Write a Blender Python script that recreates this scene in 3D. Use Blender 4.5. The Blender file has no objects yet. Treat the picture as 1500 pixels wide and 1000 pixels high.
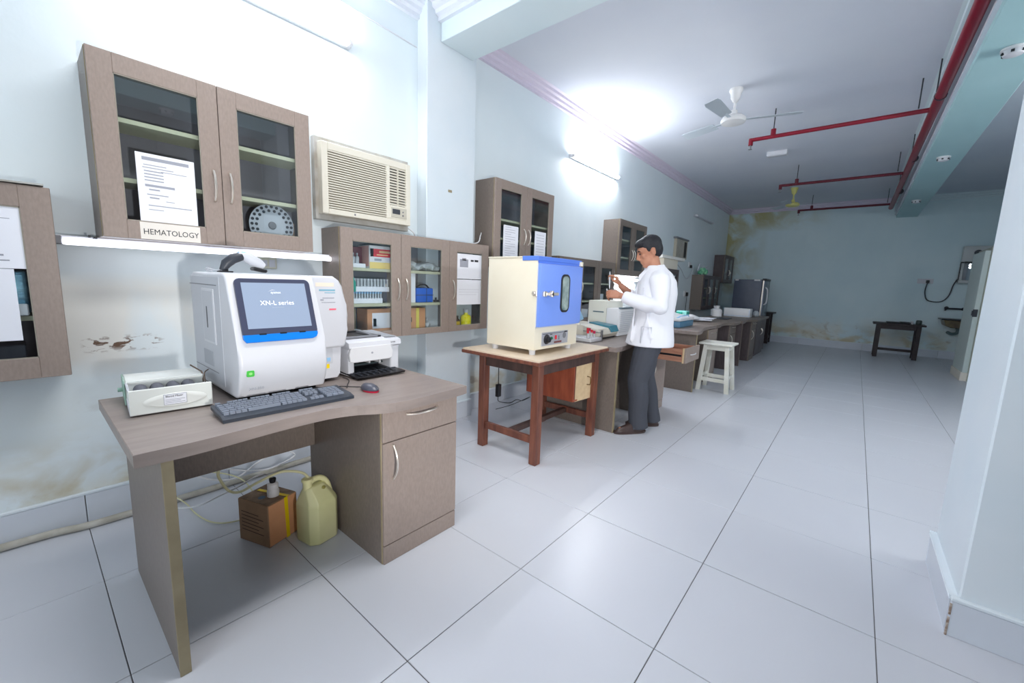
import bpy, bmesh, math, random
from mathutils import Vector, Matrix, Euler
random.seed(7)
PI = math.pi
SC = bpy.context.scene
COL = SC.collection
def lin(c):
    return tuple((v/255/12.92) if v/255 <= .04045 else ((v/255+.055)/1.055)**2.4 for v in c)

# ------------------------------------------------------------------ camera
# blade directions of the near ceiling fan, in degrees
FAN_A = (14, 158, 264)
def make_camera():
    yaw, pit, rol = 0.6924167, 0.1433637, 0.0346552
    fwd = Vector((-math.sin(yaw)*math.cos(pit), math.cos(yaw)*math.cos(pit), -math.sin(pit)))
    right = fwd.cross(Vector((0, 0, 1))).normalized(); up = right.cross(fwd)
    r = right*math.cos(rol)+up*math.sin(rol); u = -right*math.sin(rol)+up*math.cos(rol)
    M = Matrix((r, u, -fwd)).transposed().to_4x4()
    M.translation = Vector((2.1996, -0.1202, 1.2537))
    cd = bpy.data.cameras.new('camera'); cd.sensor_width = 36; cd.lens = 600.3/1500*36
    cd.clip_start = .02; cd.clip_end = 100
    c = bpy.data.objects.new('camera', cd); COL.objects.link(c); c.matrix_world = M
    SC.camera = c
make_camera()
SC.view_settings.view_transform = 'Standard'; SC.view_settings.look = 'None'
SC.view_settings.gamma = 1; SC.view_settings.use_curve_mapping = False
SC.view_settings.exposure = 0.52
SC.cycles.max_bounces = 8; SC.cycles.diffuse_bounces = 5; SC.cycles.transparent_max_bounces = 12
W = bpy.data.worlds.new('world'); SC.world = W; W.use_nodes = True
W.node_tree.nodes['Background'].inputs[0].default_value = (.62, .78, 1, 1)
W.node_tree.nodes['Background'].inputs[1].default_value = .6
def light(name, typ, loc, energy, col, rot=(0, 0, 0), size=1, sy=None):
    d = bpy.data.lights.new(name, typ); d.energy = energy; d.color = col
    if typ == 'AREA':
        d.size = size
        if sy: d.shape = 'RECTANGLE'; d.size_y = sy
    elif typ in ('POINT', 'SPOT'): d.shadow_soft_size = size
    o = bpy.data.objects.new(name, d); COL.objects.link(o); o.location = loc; o.rotation_euler = rot
    return o
TUBE_E = 145.0
# daylight from the doorway and windows behind the photographer
light('window_light', 'AREA', (1.9, -2.3, 1.6), 34, (.93, .97, 1), (math.radians(82), 0, 0), 2.4, 1.7)
# unseen fill lights, added over the near bay and beyond the long beam
light('near_fill', 'AREA', (1.15, .95, 3.22), 27, (1, .97, .95), (0, 0, 0), .4, 1.3)
light('hall_fill', 'AREA', (3.7, 4.6, 3.1), 13, (.98, .98, 1), (0, 0, 0), .4, 1.3)
light('right_wall_fill', 'AREA', (4.82, 3.9, 2.25), 34, (1, .985, .98), (0, math.radians(90), 0), .15, 2.0)  # added unseen area light, lifts the left wall and ceiling past the cross beam
# photographer's lamp standing right of the camera, turned to the desks
o = light('work_lamp', 'SPOT', (2.66, .12, 1.0), 100, (1, .975, .955), size=.05)
o.data.spot_size = math.radians(96); o.data.spot_blend = .55
o.rotation_euler = (Vector((-1, .82, .30))).to_track_quat('-Z', 'Y').to_euler()

# ------------------------------------------------------------------ materials
MATS = {}
def nodes(m):
    m.use_nodes = True
    nt = m.node_tree
    return nt, nt.nodes, nt.links, nt.nodes['Principled BSDF']
def mat(name, c, rough=.5, metal=0, c2=None, scale=8, stretch=(1, 1, 1), bump=0, bscale=None, spec=.5, coat=0,
        detail=4, lo=.35, hi=.65, emit=0, trans=0, alpha=1, ior=1.45, sss=0):
    if name in MATS: return MATS[name]
    m = bpy.data.materials.new(name); nt, N, L, b = nodes(m)
    col = (*lin(c), 1)
    b.inputs['Base Color'].default_value = col
    b.inputs['Roughness'].default_value = rough; b.inputs['Metallic'].default_value = metal
    b.inputs['Specular IOR Level'].default_value = spec; b.inputs['IOR'].default_value = ior
    b.inputs['Coat Weight'].default_value = coat
    b.inputs['Transmission Weight'].default_value = trans
    b.inputs['Alpha'].default_value = alpha
    if sss: b.inputs['Subsurface Weight'].default_value = sss; b.inputs['Subsurface Radius'].default_value = (.01, .004, .002)
    if emit:
        b.inputs['Emission Color'].default_value = col; b.inputs['Emission Strength'].default_value = emit
    if c2 or bump:
        tc = N.new('ShaderNodeTexCoord'); mp = N.new('ShaderNodeMapping'); mp.inputs['Scale'].default_value = stretch
        L.new(tc.outputs['Object'], mp.inputs['Vector'])
        if c2:
            n = N.new('ShaderNodeTexNoise'); n.inputs['Scale'].default_value = scale; n.inputs['Detail'].default_value = detail
            L.new(mp.outputs[0], n.inputs['Vector'])
            r = N.new('ShaderNodeValToRGB'); r.color_ramp.elements[0].position = lo; r.color_ramp.elements[1].position = hi
            r.color_ramp.elements[0].color = col; r.color_ramp.elements[1].color = (*lin(c2), 1)
            L.new(n.outputs['Fac'], r.inputs[0]); L.new(r.outputs[0], b.inputs['Base Color'])
        if bump:
            n2 = N.new('ShaderNodeTexNoise'); n2.inputs['Scale'].default_value = bscale or scale; n2.inputs['Detail'].default_value = 6
            L.new(mp.outputs[0], n2.inputs['Vector'])
            bp = N.new('ShaderNodeBump'); bp.inputs['Strength'].default_value = bump; bp.inputs['Distance'].default_value = .01
            L.new(n2.outputs['Fac'], bp.inputs['Height']); L.new(bp.outputs[0], b.inputs['Normal'])
    MATS[name] = m
    return m
def glass(name, tint, refl=1.0, fac0=None):
    m = bpy.data.materials.new(name); m.use_nodes = True; nt = m.node_tree; N = nt.nodes; L = nt.links
    N.remove(N['Principled BSDF'])
    t = N.new('ShaderNodeBsdfTransparent'); t.inputs[0].default_value = (*tint, 1)
    g = N.new('ShaderNodeBsdfGlossy'); g.inputs['Roughness'].default_value = .015; g.inputs[0].default_value = (.95, .97, 1, 1)
    fr = N.new('ShaderNodeFresnel'); fr.inputs[0].default_value = 1.5
    mul = N.new('ShaderNodeMath'); mul.operation = 'MULTIPLY_ADD'; mul.inputs[1].default_value = refl; mul.inputs[2].default_value = fac0 or 0
    mul.use_clamp = True
    mx = N.new('ShaderNodeMixShader')
    ge = N.new('ShaderNodeNewGeometry'); inv = N.new('ShaderNodeMath'); inv.operation = 'SUBTRACT'; inv.inputs[0].default_value = 1
    L.new(ge.outputs['Backfacing'], inv.inputs[1]); m2 = N.new('ShaderNodeMath'); m2.operation = 'MULTIPLY'
    L.new(fr.outputs[0], mul.inputs[0]); L.new(mul.outputs[0], m2.inputs[0]); L.new(inv.outputs[0], m2.inputs[1]); L.new(m2.outputs[0], mx.inputs[0])
    L.new(t.outputs[0], mx.inputs[1]); L.new(g.outputs[0], mx.inputs[2]); L.new(mx.outputs[0], N['Material Output'].inputs[0])
    MATS[name] = m
    return m
def wall_mat(name, base, shade, low_top, amount, extra=None, peel=True):
    """painted plaster with damp, peeling patches near the floor (a stain map of its own)"""
    m = bpy.data.materials.new(name); nt, N, L, b = nodes(m)
    b.inputs['Roughness'].default_value = .42; b.inputs['Specular IOR Level'].default_value = .35
    tc = N.new('ShaderNodeTexCoord')
    def noise(scale, detail=5, dist=0, stretch=(1, 1, 1)):
        mp = N.new('ShaderNodeMapping'); mp.inputs['Scale'].default_value = stretch
        L.new(tc.outputs['Object'], mp.inputs[0])
        n = N.new('ShaderNodeTexNoise'); n.inputs['Scale'].default_value = scale; n.inputs['Detail'].default_value = detail
        n.inputs['Distortion'].default_value = dist
        L.new(mp.outputs[0], n.inputs['Vector']); return n.outputs['Fac']
    def rng(src, a, c, lo=0, hi=1):
        r = N.new('ShaderNodeMapRange'); r.inputs['From Min'].default_value = a; r.inputs['From Max'].default_value = c
        r.inputs['To Min'].default_value = lo; r.inputs['To Max'].default_value = hi
        L.new(src, r.inputs['Value']); return r.outputs[0]
    def mul(a, c, op='MULTIPLY'):
        x = N.new('ShaderNodeMath'); x.operation = op; x.use_clamp = True
        for i, v in enumerate((a, c)):
            if isinstance(v, (int, float)): x.inputs[i].default_value = v
            else: L.new(v, x.inputs[i])
        return x.outputs[0]
    def mix(f, a, c):
        x = N.new('ShaderNodeMix'); x.data_type = 'RGBA'
        L.new(f, x.inputs['Factor'])
        for k, v in ((6, a), (7, c)):
            if isinstance(v, tuple): x.inputs[k].default_value = (*lin(v), 1)
            else: L.new(v, x.inputs[k])
        return x.outputs[2]
    sp = N.new('ShaderNodeSeparateXYZ'); L.new(tc.outputs['Object'], sp.inputs[0])
    z = sp.outputs[2]
    cur = mix(rng(noise(.9, 4), .35, .65), base, shade)
    cur = mix(mul(rng(noise(6, 6, 0, (1, 1, .25)), .5, .75), .35), cur, shade)
    low = rng(z, low_top, low_top-.45)
    # off-white filler where the paint came off, then ochre damp, then dark flecks
    cur = mix(mul(mul(rng(noise(1.7, 9, .3), .42, .58), low), amount), cur, (222, 222, 212))
    cur = mix(mul(mul(rng(noise(3.0, 10, .4, (1, 1, 1.5)), .46, .60), rng(z, low_top-.2, low_top-.62)), amount), cur, (190, 176, 138))
    cur = mix(mul(mul(rng(noise(5, 10, .5, (1, 1, 1.3)), .60, .70), low), .55), cur, (150, 132, 110))
    if extra: cur = extra(N, L, sp, cur, noise, rng, mul, mix)
    L.new(cur, b.inputs['Base Color'])
    bp = N.new('ShaderNodeBump'); bp.inputs['Strength'].default_value = .25; bp.inputs['Distance'].default_value = .01
    L.new(mul(noise(9, 6), mul(low, .7, 'ADD')), bp.inputs['Height']); L.new(bp.outputs[0], b.inputs['Normal'])
    MATS[name] = m
    return m

M = {}
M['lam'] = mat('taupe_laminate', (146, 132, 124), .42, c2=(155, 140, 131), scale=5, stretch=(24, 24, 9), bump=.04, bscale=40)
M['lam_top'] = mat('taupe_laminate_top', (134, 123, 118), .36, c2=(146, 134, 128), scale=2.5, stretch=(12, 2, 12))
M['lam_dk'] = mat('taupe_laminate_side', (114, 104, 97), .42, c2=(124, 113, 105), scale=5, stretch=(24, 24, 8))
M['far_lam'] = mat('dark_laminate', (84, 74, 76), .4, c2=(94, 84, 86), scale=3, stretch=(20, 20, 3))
M['edge'] = mat('beige_edge_band', (158, 146, 118), .55, c2=(134, 122, 96), scale=6)
M['gstrip'] = mat('glazing_strip', (150, 144, 132), .5)
M['inner'] = mat('cabinet_inside', (128, 126, 134), .6)
M['shelf'] = mat('shelf_board', (196, 196, 168), .5)
M['chrome'] = mat('brushed_steel', (226, 218, 208), .3, .85)
M['steel'] = mat('dull_steel', (150, 152, 155), .4, 1)
M['white'] = mat('white_plastic', (210, 212, 218), .35)
M['offwhite'] = mat('offwhite_plastic', (222, 223, 226), .4)
M['greyp'] = mat('light_grey_plastic', (196, 199, 206), .42)
M['midgrey'] = mat('mid_grey_plastic', (120, 122, 128), .45)
M['black'] = mat('black_plastic', (26, 27, 32), .38)
M['dark'] = mat('dark_grey_plastic', (52, 56, 64), .4)
M['key'] = mat('key_grey', (66, 72, 84), .4)
M['blue'] = mat('bright_blue_plastic', (0, 120, 222), .35)
M['green'] = mat('green_button', (70, 190, 70), .4)
M['cream'] = mat('cream_enamel', (228, 220, 200), .38, c2=(232, 226, 208), scale=3)
M['lblue'] = mat('light_blue_enamel', (122, 156, 240), .35)
M['mblue'] = mat('mid_blue_enamel', (92, 132, 226), .35)
M['paper'] = mat('white_paper', (238, 240, 248), .7)
M['ink'] = mat('grey_ink', (158, 161, 172), .7)
M['inkdk'] = mat('dark_ink', (45, 46, 52), .7)
M['wood'] = mat('red_brown_wood', (96, 56, 46), .4, c2=(128, 78, 60), scale=4, stretch=(6, 6, 1), bump=.05, bscale=20)
M['wood_dk'] = mat('dark_brown_wood', (66, 48, 44), .45, c2=(84, 62, 56), scale=4, stretch=(6, 6, 1))
M['wood_red'] = mat('reddish_veneer', (140, 66, 44), .42, c2=(166, 84, 56), scale=3.5, stretch=(8, 8, 1.5))
M['ply'] = mat('pale_plywood', (218, 192, 152), .5, c2=(206, 178, 140), scale=3, stretch=(1, 8, 8))
M['ttop'] = mat('beige_tabletop', (222, 206, 184), .35, c2=(212, 194, 170), scale=4)
M['rawwood'] = mat('raw_drawer_wood', (196, 142, 116), .6, c2=(176, 122, 98), scale=4, stretch=(2, 10, 10))
M['carton'] = mat('brown_cardboard', (172, 140, 110), .8, c2=(146, 118, 94), scale=5)
M['carton2'] = mat('orange_cardboard', (222, 164, 122), .75, c2=(206, 148, 108), scale=4)
M['yellow'] = mat('yellow_strap', (244, 214, 10), .45)
M['can'] = mat('yellowish_translucent_plastic', (216, 214, 168), .35, c2=(202, 203, 148), scale=3, sss=.0)
M['can_lq'] = mat('jerrycan_shoulder', (222, 220, 168), .35)
M['hose'] = mat('clear_yellow_tubing', (214, 212, 170), .3)
M['clearhose'] = mat('clear_tubing', (206, 212, 216), .3, alpha=.55)
M['pipe'] = mat('red_painted_pipe', (128, 8, 36), .35)
M['fan'] = mat('white_fan_paint', (226, 226, 226), .4)
M['fanblade'] = mat('fan_blade_paint', (186, 196, 204), .45)
M['fan_y'] = mat('cream_yellow_fan_paint', (214, 210, 130), .4)
M['red'] = mat('red_plastic', (214, 30, 50), .4)
M['ac'] = mat('cream_ac_plastic', (226, 222, 208), .45)
M['acdk'] = mat('ac_inside', (58, 56, 54), .7)
M['rust'] = mat('rusty_grey_sheet', (184, 184, 180), .55, c2=(150, 140, 124), scale=9, lo=.45, hi=.8)
M['fridge'] = mat('dark_blue_grey_steel', (74, 82, 100), .32, c2=(86, 94, 112), scale=2)
M['teal'] = mat('teal_plastic', (40, 160, 140), .4)
M['bluetray'] = mat('blue_grey_plastic', (84, 128, 158), .4)
M['paleblue'] = mat('pale_blue_plastic', (150, 196, 232), .35)
M['skin'] = mat('skin', (190, 136, 110), .5, c2=(176, 122, 97), scale=10, sss=.08)
M['hair'] = mat('black_hair', (24, 25, 32), .5, bump=.5, bscale=120)
M['coat'] = mat('white_cotton_coat', (234, 235, 241), .8, bump=.7, bscale=7)
M['trouser'] = mat('charcoal_trousers', (66, 69, 78), .75, bump=.5, bscale=11)
M['shoe'] = mat('brown_leather', (70, 56, 54), .3)
M['sign'] = mat('cream_sign', (232, 226, 218), .6)
M['sink'] = mat('dark_stone_sink', (84, 70, 52), .35, c2=(120, 106, 70), scale=6)
M['glass'] = glass('cabinet_glass', (.93, .96, .97), 1.2, .03)
M['glass2'] = glass('clear_glass', (.86, .9, .92), 1.0, .03)
M['bottle'] = mat('clear_bottle_plastic', (220, 226, 232), .2, alpha=.7)
M['yliq'] = mat('yellow_liquid', (236, 226, 20), .3)
M['amber'] = mat('amber_glass', (60, 34, 14), .2)
M['bag'] = mat('crumpled_clear_bag', (176, 184, 190), .3, bump=.8, bscale=16)
M['whitewood'] = mat('white_painted_wood', (234, 234, 228), .5, c2=(220, 219, 206), scale=7)
M['tube_on'] = mat('lit_tube', (250, 252, 255), .3, emit=TUBE_E*.6)
M['tube_on2'] = mat('lit_tube_far', (250, 252, 255), .3, emit=TUBE_E*.85)
M['tube_off'] = mat('unlit_tube', (214, 218, 226), .3)
M['seam'] = mat('grout', (116, 114, 116), .8)

# ------------------------------------------------------------------ geometry helpers
class MB:
    def __init__(s): s.bm = bmesh.new()
    def box(s, a, b, bev=0, seg=1, rot=None, piv=None):
        r = bmesh.ops.create_cube(s.bm, size=1)
        vs = r['verts']; a, b = Vector(a), Vector(b)
        c = (a+b)/2; d = b-a
        for v in vs: v.co = Vector((v.co.x*d.x, v.co.y*d.y, v.co.z*d.z))+c
        if bev:
            es = list({e for v in vs for e in v.link_edges})
            rr = bmesh.ops.bevel(s.bm, geom=es, offset=min(bev, *(abs(x)*.45 for x in d)), segments=seg, affect='EDGES', profile=.6)
            vs = [v for v in rr['verts']]
        if rot is not None:
            R = Euler(rot).to_matrix(); p = Vector(piv) if piv is not None else c
            for v in set(vs): v.co = R@(v.co-p)+p
        return s
    def prism(s, pts, axis, a, b, bev=0, seg=1, pinch=None):
        """extrude a polygon given in the two other axes from a to b"""
        def P(u, v, w):
            return {'x': (w, u, v), 'y': (u, w, v), 'z': (u, v, w)}[axis]
        lo = [s.bm.verts.new(P(u, v, a)) for u, v in pts]; hi = [s.bm.verts.new(P(u, v, b)) for u, v in pts]
        n = len(pts); fs = [s.bm.faces.new(lo), s.bm.faces.new(hi)]
        for i in range(n): fs.append(s.bm.faces.new((lo[i], lo[(i+1) % n], hi[(i+1) % n], hi[i])))
        if bev:
            es = list({e for f in fs[:2] for e in f.edges})
            bmesh.ops.bevel(s.bm, geom=es, offset=bev, segments=seg, affect='EDGES', profile=.6)
        return s
    def tube(s, pts, r, n=8, cap=True, r2=None):
        pts = [Vector(p) for p in pts]; rings = []
        m = len(pts); up = Vector((0, 0, 1)); prev = None
        for i, p in enumerate(pts):
            t = (pts[min(i+1, m-1)]-pts[max(i-1, 0)]).normalized()
            if prev is None:
                a = t.cross(up)
                if a.length < .05: a = t.cross(Vector((1, 0, 0)))
                a.normalize()
            else:
                a = prev-t*prev.dot(t)
                a.normalize()
            prev = a; b = t.cross(a)
            if isinstance(r, (list, tuple)): rr = r[i]
            else: rr = r if r2 is None else r+(r2-r)*i/max(1, m-1)
            rings.append([s.bm.verts.new(p+a*math.cos(2*PI*k/n)*rr+b*math.sin(2*PI*k/n)*rr) for k in range(n)])
        for i in range(m-1):
            for k in range(n): s.bm.faces.new((rings[i][k], rings[i][(k+1) % n], rings[i+1][(k+1) % n], rings[i+1][k]))
        if cap: s.bm.faces.new(rings[0][::-1]); s.bm.faces.new(rings[-1])
        return s
    def lathe(s, prof, c=(0, 0, 0), n=20, axis='z', sx=1, sy=1):
        """profile of (radius, height) closed at both ends"""
        c = Vector(c); rings = []
        for r, h in prof:
            ring = []
            for k in range(n):
                x, y = math.cos(2*PI*k/n)*r*sx, math.sin(2*PI*k/n)*r*sy
                ring.append(s.bm.verts.new(c+Vector({'z': (x, y, h), 'x': (h, x, y), 'y': (x, h, y)}[axis])))
            rings.append(ring)
        for i in range(len(rings)-1):
            for k in range(n): s.bm.faces.new((rings[i][k], rings[i][(k+1) % n], rings[i+1][(k+1) % n], rings[i+1][k]))
        s.bm.faces.new(rings[0][::-1]); s.bm.faces.new(rings[-1])
        return s
    def loft(s, rings, n=20, power=2.0, rot=0):
        """rings: (center, rx, ry) ellipses or superellipses stacked along z"""
        R = []
        for c, rx, ry in rings:
            ring = []
            for k in range(n):
                a = 2*PI*k/n
                ca, sa = math.cos(a), math.sin(a)
                x = math.copysign(abs(ca)**(2/power), ca)*rx; y = math.copysign(abs(sa)**(2/power), sa)*ry
                ring.append(s.bm.verts.new(Vector(c)+Vector((x, y, 0))))
            R.append(ring)
        for i in range(len(R)-1):
            for k in range(n): s.bm.faces.new((R[i][k], R[i][(k+1) % n], R[i+1][(k+1) % n], R[i+1][k]))
        s.bm.faces.new(R[0][::-1]); s.bm.faces.new(R[-1])
        return s
    def ball(s, c, r, rot=None, sub=2):
        q = bmesh.ops.create_icosphere(s.bm, subdivisions=sub, radius=1)
        r = Vector(r) if not isinstance(r, (int, float)) else Vector((r, r, r))
        R = Euler(rot).to_matrix() if rot else Matrix.Identity(3)
        for v in q['verts']: v.co = R@Vector((v.co.x*r.x, v.co.y*r.y, v.co.z*r.z))+Vector(c)
        return s
    def xf(s, Mx):
        for v in s.bm.verts: v.co = Mx@v.co
        return s
WORG = {}
def worg(o): return WORG.get(o.name, Vector((0, 0, 0)))
def setp(o, label=None, cat=None, group=None, kind=None):
    if label: o['label'] = label
    if cat: o['category'] = cat
    if group: o['group'] = group
    if kind: o['kind'] = kind
    return o
def obj(name, mb, m, parent=None, smooth=False, label=None, kind=None, loc=None):
    """link one mesh object; coordinates are world ones minus the parent's origin"""
    bm = mb.bm
    org = worg(parent) if parent is not None else (Vector(loc) if loc else Vector((0, 0, 0)))
    if org.length: bmesh.ops.translate(bm, verts=bm.verts, vec=-org)
    bmesh.ops.recalc_face_normals(bm, faces=bm.faces)
    me = bpy.data.meshes.new(name); bm.to_mesh(me); bm.free()
    me.materials.append(m)
    if smooth:
        for p in me.polygons: p.use_smooth = True
        if smooth != 'all':
            try: me.set_sharp_from_angle(angle=math.radians(38))
            except Exception: pass
    o = bpy.data.objects.new(name, me); COL.objects.link(o)
    if parent is not None: o.parent = parent; WORG[o.name] = org
    elif loc: o.location = loc; WORG[o.name] = org
    setp(o, label=label, kind=kind)
    return o
def thing(name, label, cat, loc=(0, 0, 0), rotz=0, group=None, local=False):
    o = bpy.data.objects.new(name, None); COL.objects.link(o); o.empty_display_size = .05
    o.location = loc; o.rotation_euler = (0, 0, rotz)
    if not local: WORG[o.name] = Vector(loc)
    return setp(o, label, cat, group)
def single(name, mb, m, label, cat, loc, group=None, smooth=False):
    o = obj(name, mb, m, None, smooth, loc=loc); return setp(o, label, cat, group)
def text(s, size, o_loc, rot, m, parent, name='lettering', depth=.0004, align='CENTER', xs=1, bold=0):
    cu = bpy.data.curves.new(name, 'FONT'); cu.body = s; cu.size = size; cu.align_x = align; cu.align_y = 'CENTER'
    cu.extrude = depth; cu.resolution_u = 2; cu.offset = bold
    t = bpy.data.objects.new('tmp', cu); COL.objects.link(t)
    bpy.context.view_layer.update()
    me = bpy.data.meshes.new_from_object(t.evaluated_get(bpy.context.evaluated_depsgraph_get()))
    bpy.data.objects.remove(t)
    Mx = Matrix.Translation(Vector(o_loc)-worg(parent))@Euler(rot).to_matrix().to_4x4()@Matrix.Diagonal((xs, 1, 1, 1))
    me.transform(Mx); me.materials.clear(); me.materials.append(m)
    o = bpy.data.objects.new(name, me); COL.objects.link(o); o.parent = parent
    return o
FACE_X = (PI/2, 0, PI/2)      # lettering that reads towards +x
def blob(mb, voxel, smooth_it=6, fac=.5):
    """fuse overlapping closed shapes into one continuous skin"""
    me = bpy.data.meshes.new('tmp'); mb.bm.to_mesh(me); mb.bm.free()
    t = bpy.data.objects.new('tmp', me); COL.objects.link(t)
    r = t.modifiers.new('r', 'REMESH'); r.mode = 'VOXEL'; r.voxel_size = voxel
    if smooth_it:
        q = t.modifiers.new('s', 'SMOOTH'); q.iterations = smooth_it; q.factor = fac
    bpy.context.view_layer.update()
    out = bpy.data.meshes.new_from_object(t.evaluated_get(bpy.context.evaluated_depsgraph_get()))
    bpy.data.objects.remove(t); bpy.data.meshes.remove(me)
    for p in out.polygons: p.use_smooth = True
    return out
def mesh_obj(name, me, m, parent, label=None):
    me.name = name; me.materials.clear(); me.materials.append(m)
    o = bpy.data.objects.new(name, me); COL.objects.link(o); o.parent = parent
    return setp(o, label=label)
def copy_tree(o, parent=None):
    c = o.copy(); COL.objects.link(c)
    if parent is not None: c.parent = parent
    for ch in list(o.children): copy_tree(ch, c)
    return c
def arc(p0, p1, sag, n=8, d=(0, 0, -1)):
    p0, p1, d = Vector(p0), Vector(p1), Vector(d)
    return [p0.lerp(p1, i/n)+d*sag*4*(i/n)*(1-i/n) for i in range(n+1)]
def spline(pts, n=6):
    pts = [Vector(p) for p in pts]; out = []
    P = [pts[0]]+pts+[pts[-1]]
    for i in range(1, len(P)-2):
        for k in range(n):
            t = k/n; a, b, c, d = P[i-1], P[i], P[i+1], P[i+2]
            out.append(.5*((2*b)+(-a+c)*t+(2*a-5*b+4*c-d)*t*t+(-a+3*b-3*c+d)*t**3))
    out.append(pts[-1]); return out
# ------------------------------------------------------------------ the room
WX, RX, BY, FY, H = -.6, 4.9, 12.0, -2.6, 3.3
def extra_left(N, L, sp, cur, noise, rng, mul, mix):
    y, z = sp.outputs[1], sp.outputs[2]
    # filler patch above the low damp, beside the desk: z .85-1.2
    band = mul(mul(rng(z, .72, .80), rng(z, 1.24, 1.16)), mul(rng(y, -.7, -.3), rng(y, 1.0, .8)))
    cur = mix(mul(mul(band, rng(noise(1.3, 6, .5), .38, .5)), .8), cur, (234, 233, 227))
    spot = mul(mul(rng(z, .84, .87), rng(z, .93, .90)), mul(rng(y, .04, .08), rng(y, .36, .30)))
    cur = mix(mul(spot, rng(noise(30, 10, .8, (1, .7, 1.6)), .53, .60)), cur, (104, 78, 60))
    return cur
def extra_back(N, L, sp, cur, noise, rng, mul, mix):
    x, z = sp.outputs[0], sp.outputs[2]
    corner = mul(rng(x, .35, -.45), rng(z, .9, 1.6))
    topb = mul(rng(z, 2.7, 2.95), rng(x, 1.6, .2))
    cur = mix(mul(mul(corner, topb, 'MAXIMUM'), rng(noise(2.2, 6, .6), .36, .56)), cur, (176, 172, 128))
    return cur
M['wall_l'] = wall_mat('wall_left_paint', (226, 235, 239), (218, 230, 235), .72, .9, extra_left)
M['wall_b'] = wall_mat('wall_back_paint', (216, 234, 238), (202, 224, 230), .78, .85, extra_back)
M['wall_r'] = mat('wall_right_paint', (176, 202, 210), .45, c2=(166, 192, 202), scale=1)
M['pillar'] = mat('pillar_paint', (222, 230, 236), .45, c2=(212, 224, 232), scale=1.5)
M['ceil'] = mat('ceiling_paint', (222, 226, 234), .8, c2=(214, 219, 230), scale=.8, bump=.06, bscale=5)
M['beam'] = mat('beam_paint', (220, 233, 237), .5, c2=(212, 228, 233), scale=1.2)
M['beam2'] = mat('long_beam_paint', (178, 214, 218), .5, c2=(170, 208, 212), scale=1.2)
M['beamw'] = mat('beam_white_paint', (226, 230, 238), .5)
M['cove'] = mat('pinkish_cornice_paint', (214, 206, 222), .6)
M['tile'] = mat('floor_tile', (200, 203, 211), .30, c2=(206, 209, 216), scale=.7, spec=.5)
M['bbtile'] = mat('baseboard_tile', (206, 212, 222), .25, c2=(214, 220, 228), scale=1)

mb = MB(); mb.box((WX-.1, FY-.1, -.12), (RX+.1, BY+.1, -.004))
floor = obj('floor', mb, M['seam'], kind='structure')
# one tile mesh, shared; every tile an object
mb = MB(); mb.box((.0015, .0015, -.004), (.5985, .5985, 0), .0012)
tile0 = obj('tile', mb, M['tile'], floor)
first = True
for i in range(-1, 9):
    for j in range(-4, 20):
        x, y = i*.6, j*.6
        if x > RX-.05: continue
        if first: t = tile0; first = False
        else: t = tile0.copy(); COL.objects.link(t)
        t.location = (x, y, random.choice((0, 0, -.0004, .0003)))
mb = MB(); mb.box((WX-.1, FY, 0), (WX, BY, H)); obj('wall_left', mb, M['wall_l'], kind='structure')
mb = MB(); mb.box((WX-.1, BY, 0), (RX+.1, BY+.1, H)); obj('wall_back', mb, M['wall_b'], kind='structure')
mb = MB(); mb.box((RX, FY, 0), (RX+.1, BY, H)); obj('wall_right', mb, M['wall_r'], kind='structure')
mb = MB(); mb.box((WX-.1, FY-.1, 0), (RX+.1, FY, H)); obj('wall_front', mb, M['wall_r'], kind='structure')
mb = MB(); mb.box((WX-.1, FY-.1, H), (RX+.1, BY+.1, H+.1)); obj('ceiling', mb, M['ceil'], kind='structure')
# pilaster and cross beam
mb = MB(); mb.box((WX, 2.0, 0), (-.48, 2.52, H), .004); o = obj('trim_1', mb, M['pillar'], kind='structure'); o['label'] = 'shallow pale pilaster on the left wall under the cross beam'
mb = MB(); mb.box((-.48, 2.13, 3.06), (RX, 2.47, H), .004); o = obj('trim_2', mb, M['beam'], kind='structure'); o['label'] = 'cross beam over the desks'
mb = MB()
mb.box((2.64, 2.47, 2.89), (2.97, BY, H), .004)
mb.box((2.655, -2.5, 2.89), (2.97, 2.13, H), .004)
o = obj('trim_3', mb, M['beam2'], kind='structure'); o['label'] = 'long beam beside the red pipe'
mb = MB(); mb.box((2.615, 2.5, 2.94), (2.64, BY, 2.97)); mb.box((2.60, 2.5, 3.02), (2.64, BY, 3.07)); o = obj('trim_4', mb, M['beamw'], kind='structure')
# cornices
def cornice(name, x0, y0, x1, y1, nx, ny, m=None):
    prof = [(0, 0), (.028, 0), (.03, -.0), (.03, .03), (.055, .04), (.06, .065), (.085, .075), (.09, .1), (.115, .11), (0, .11)]
    mb = MB(); lo = []; 
    for (px, py) in ((x0, y0), (x1, y1)):
        lo.append([mb.bm.verts.new((px+nx*d, py+ny*d, H-.11+h)) for d, h in prof])
    n = len(prof)
    for k in range(n): mb.bm.faces.new((lo[0][k], lo[0][(k+1) % n], lo[1][(k+1) % n], lo[1][k]))
    mb.bm.faces.new(lo[0]); mb.bm.faces.new(lo[1][::-1])
    return obj(name, mb, m or M['cove'], kind='structure')
cornice('trim_5', WX, 2.47, WX, BY, 1, 0)
cornice('trim_6', WX, FY, WX, 2.13, 1, 0, M['beamw'])
cornice('trim_7', WX, BY, 2.64, BY, 0, -1)
cornice('trim_8', 2.64, 2.47, 2.64, BY, -1, 0, M['beam'])
cornice('trim_9', WX, 2.13, 2.6, 2.13, 0, -1, M['beamw'])
cornice('trim_10', 2.97, BY, RX, BY, 0, -1, M['beam'])
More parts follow.
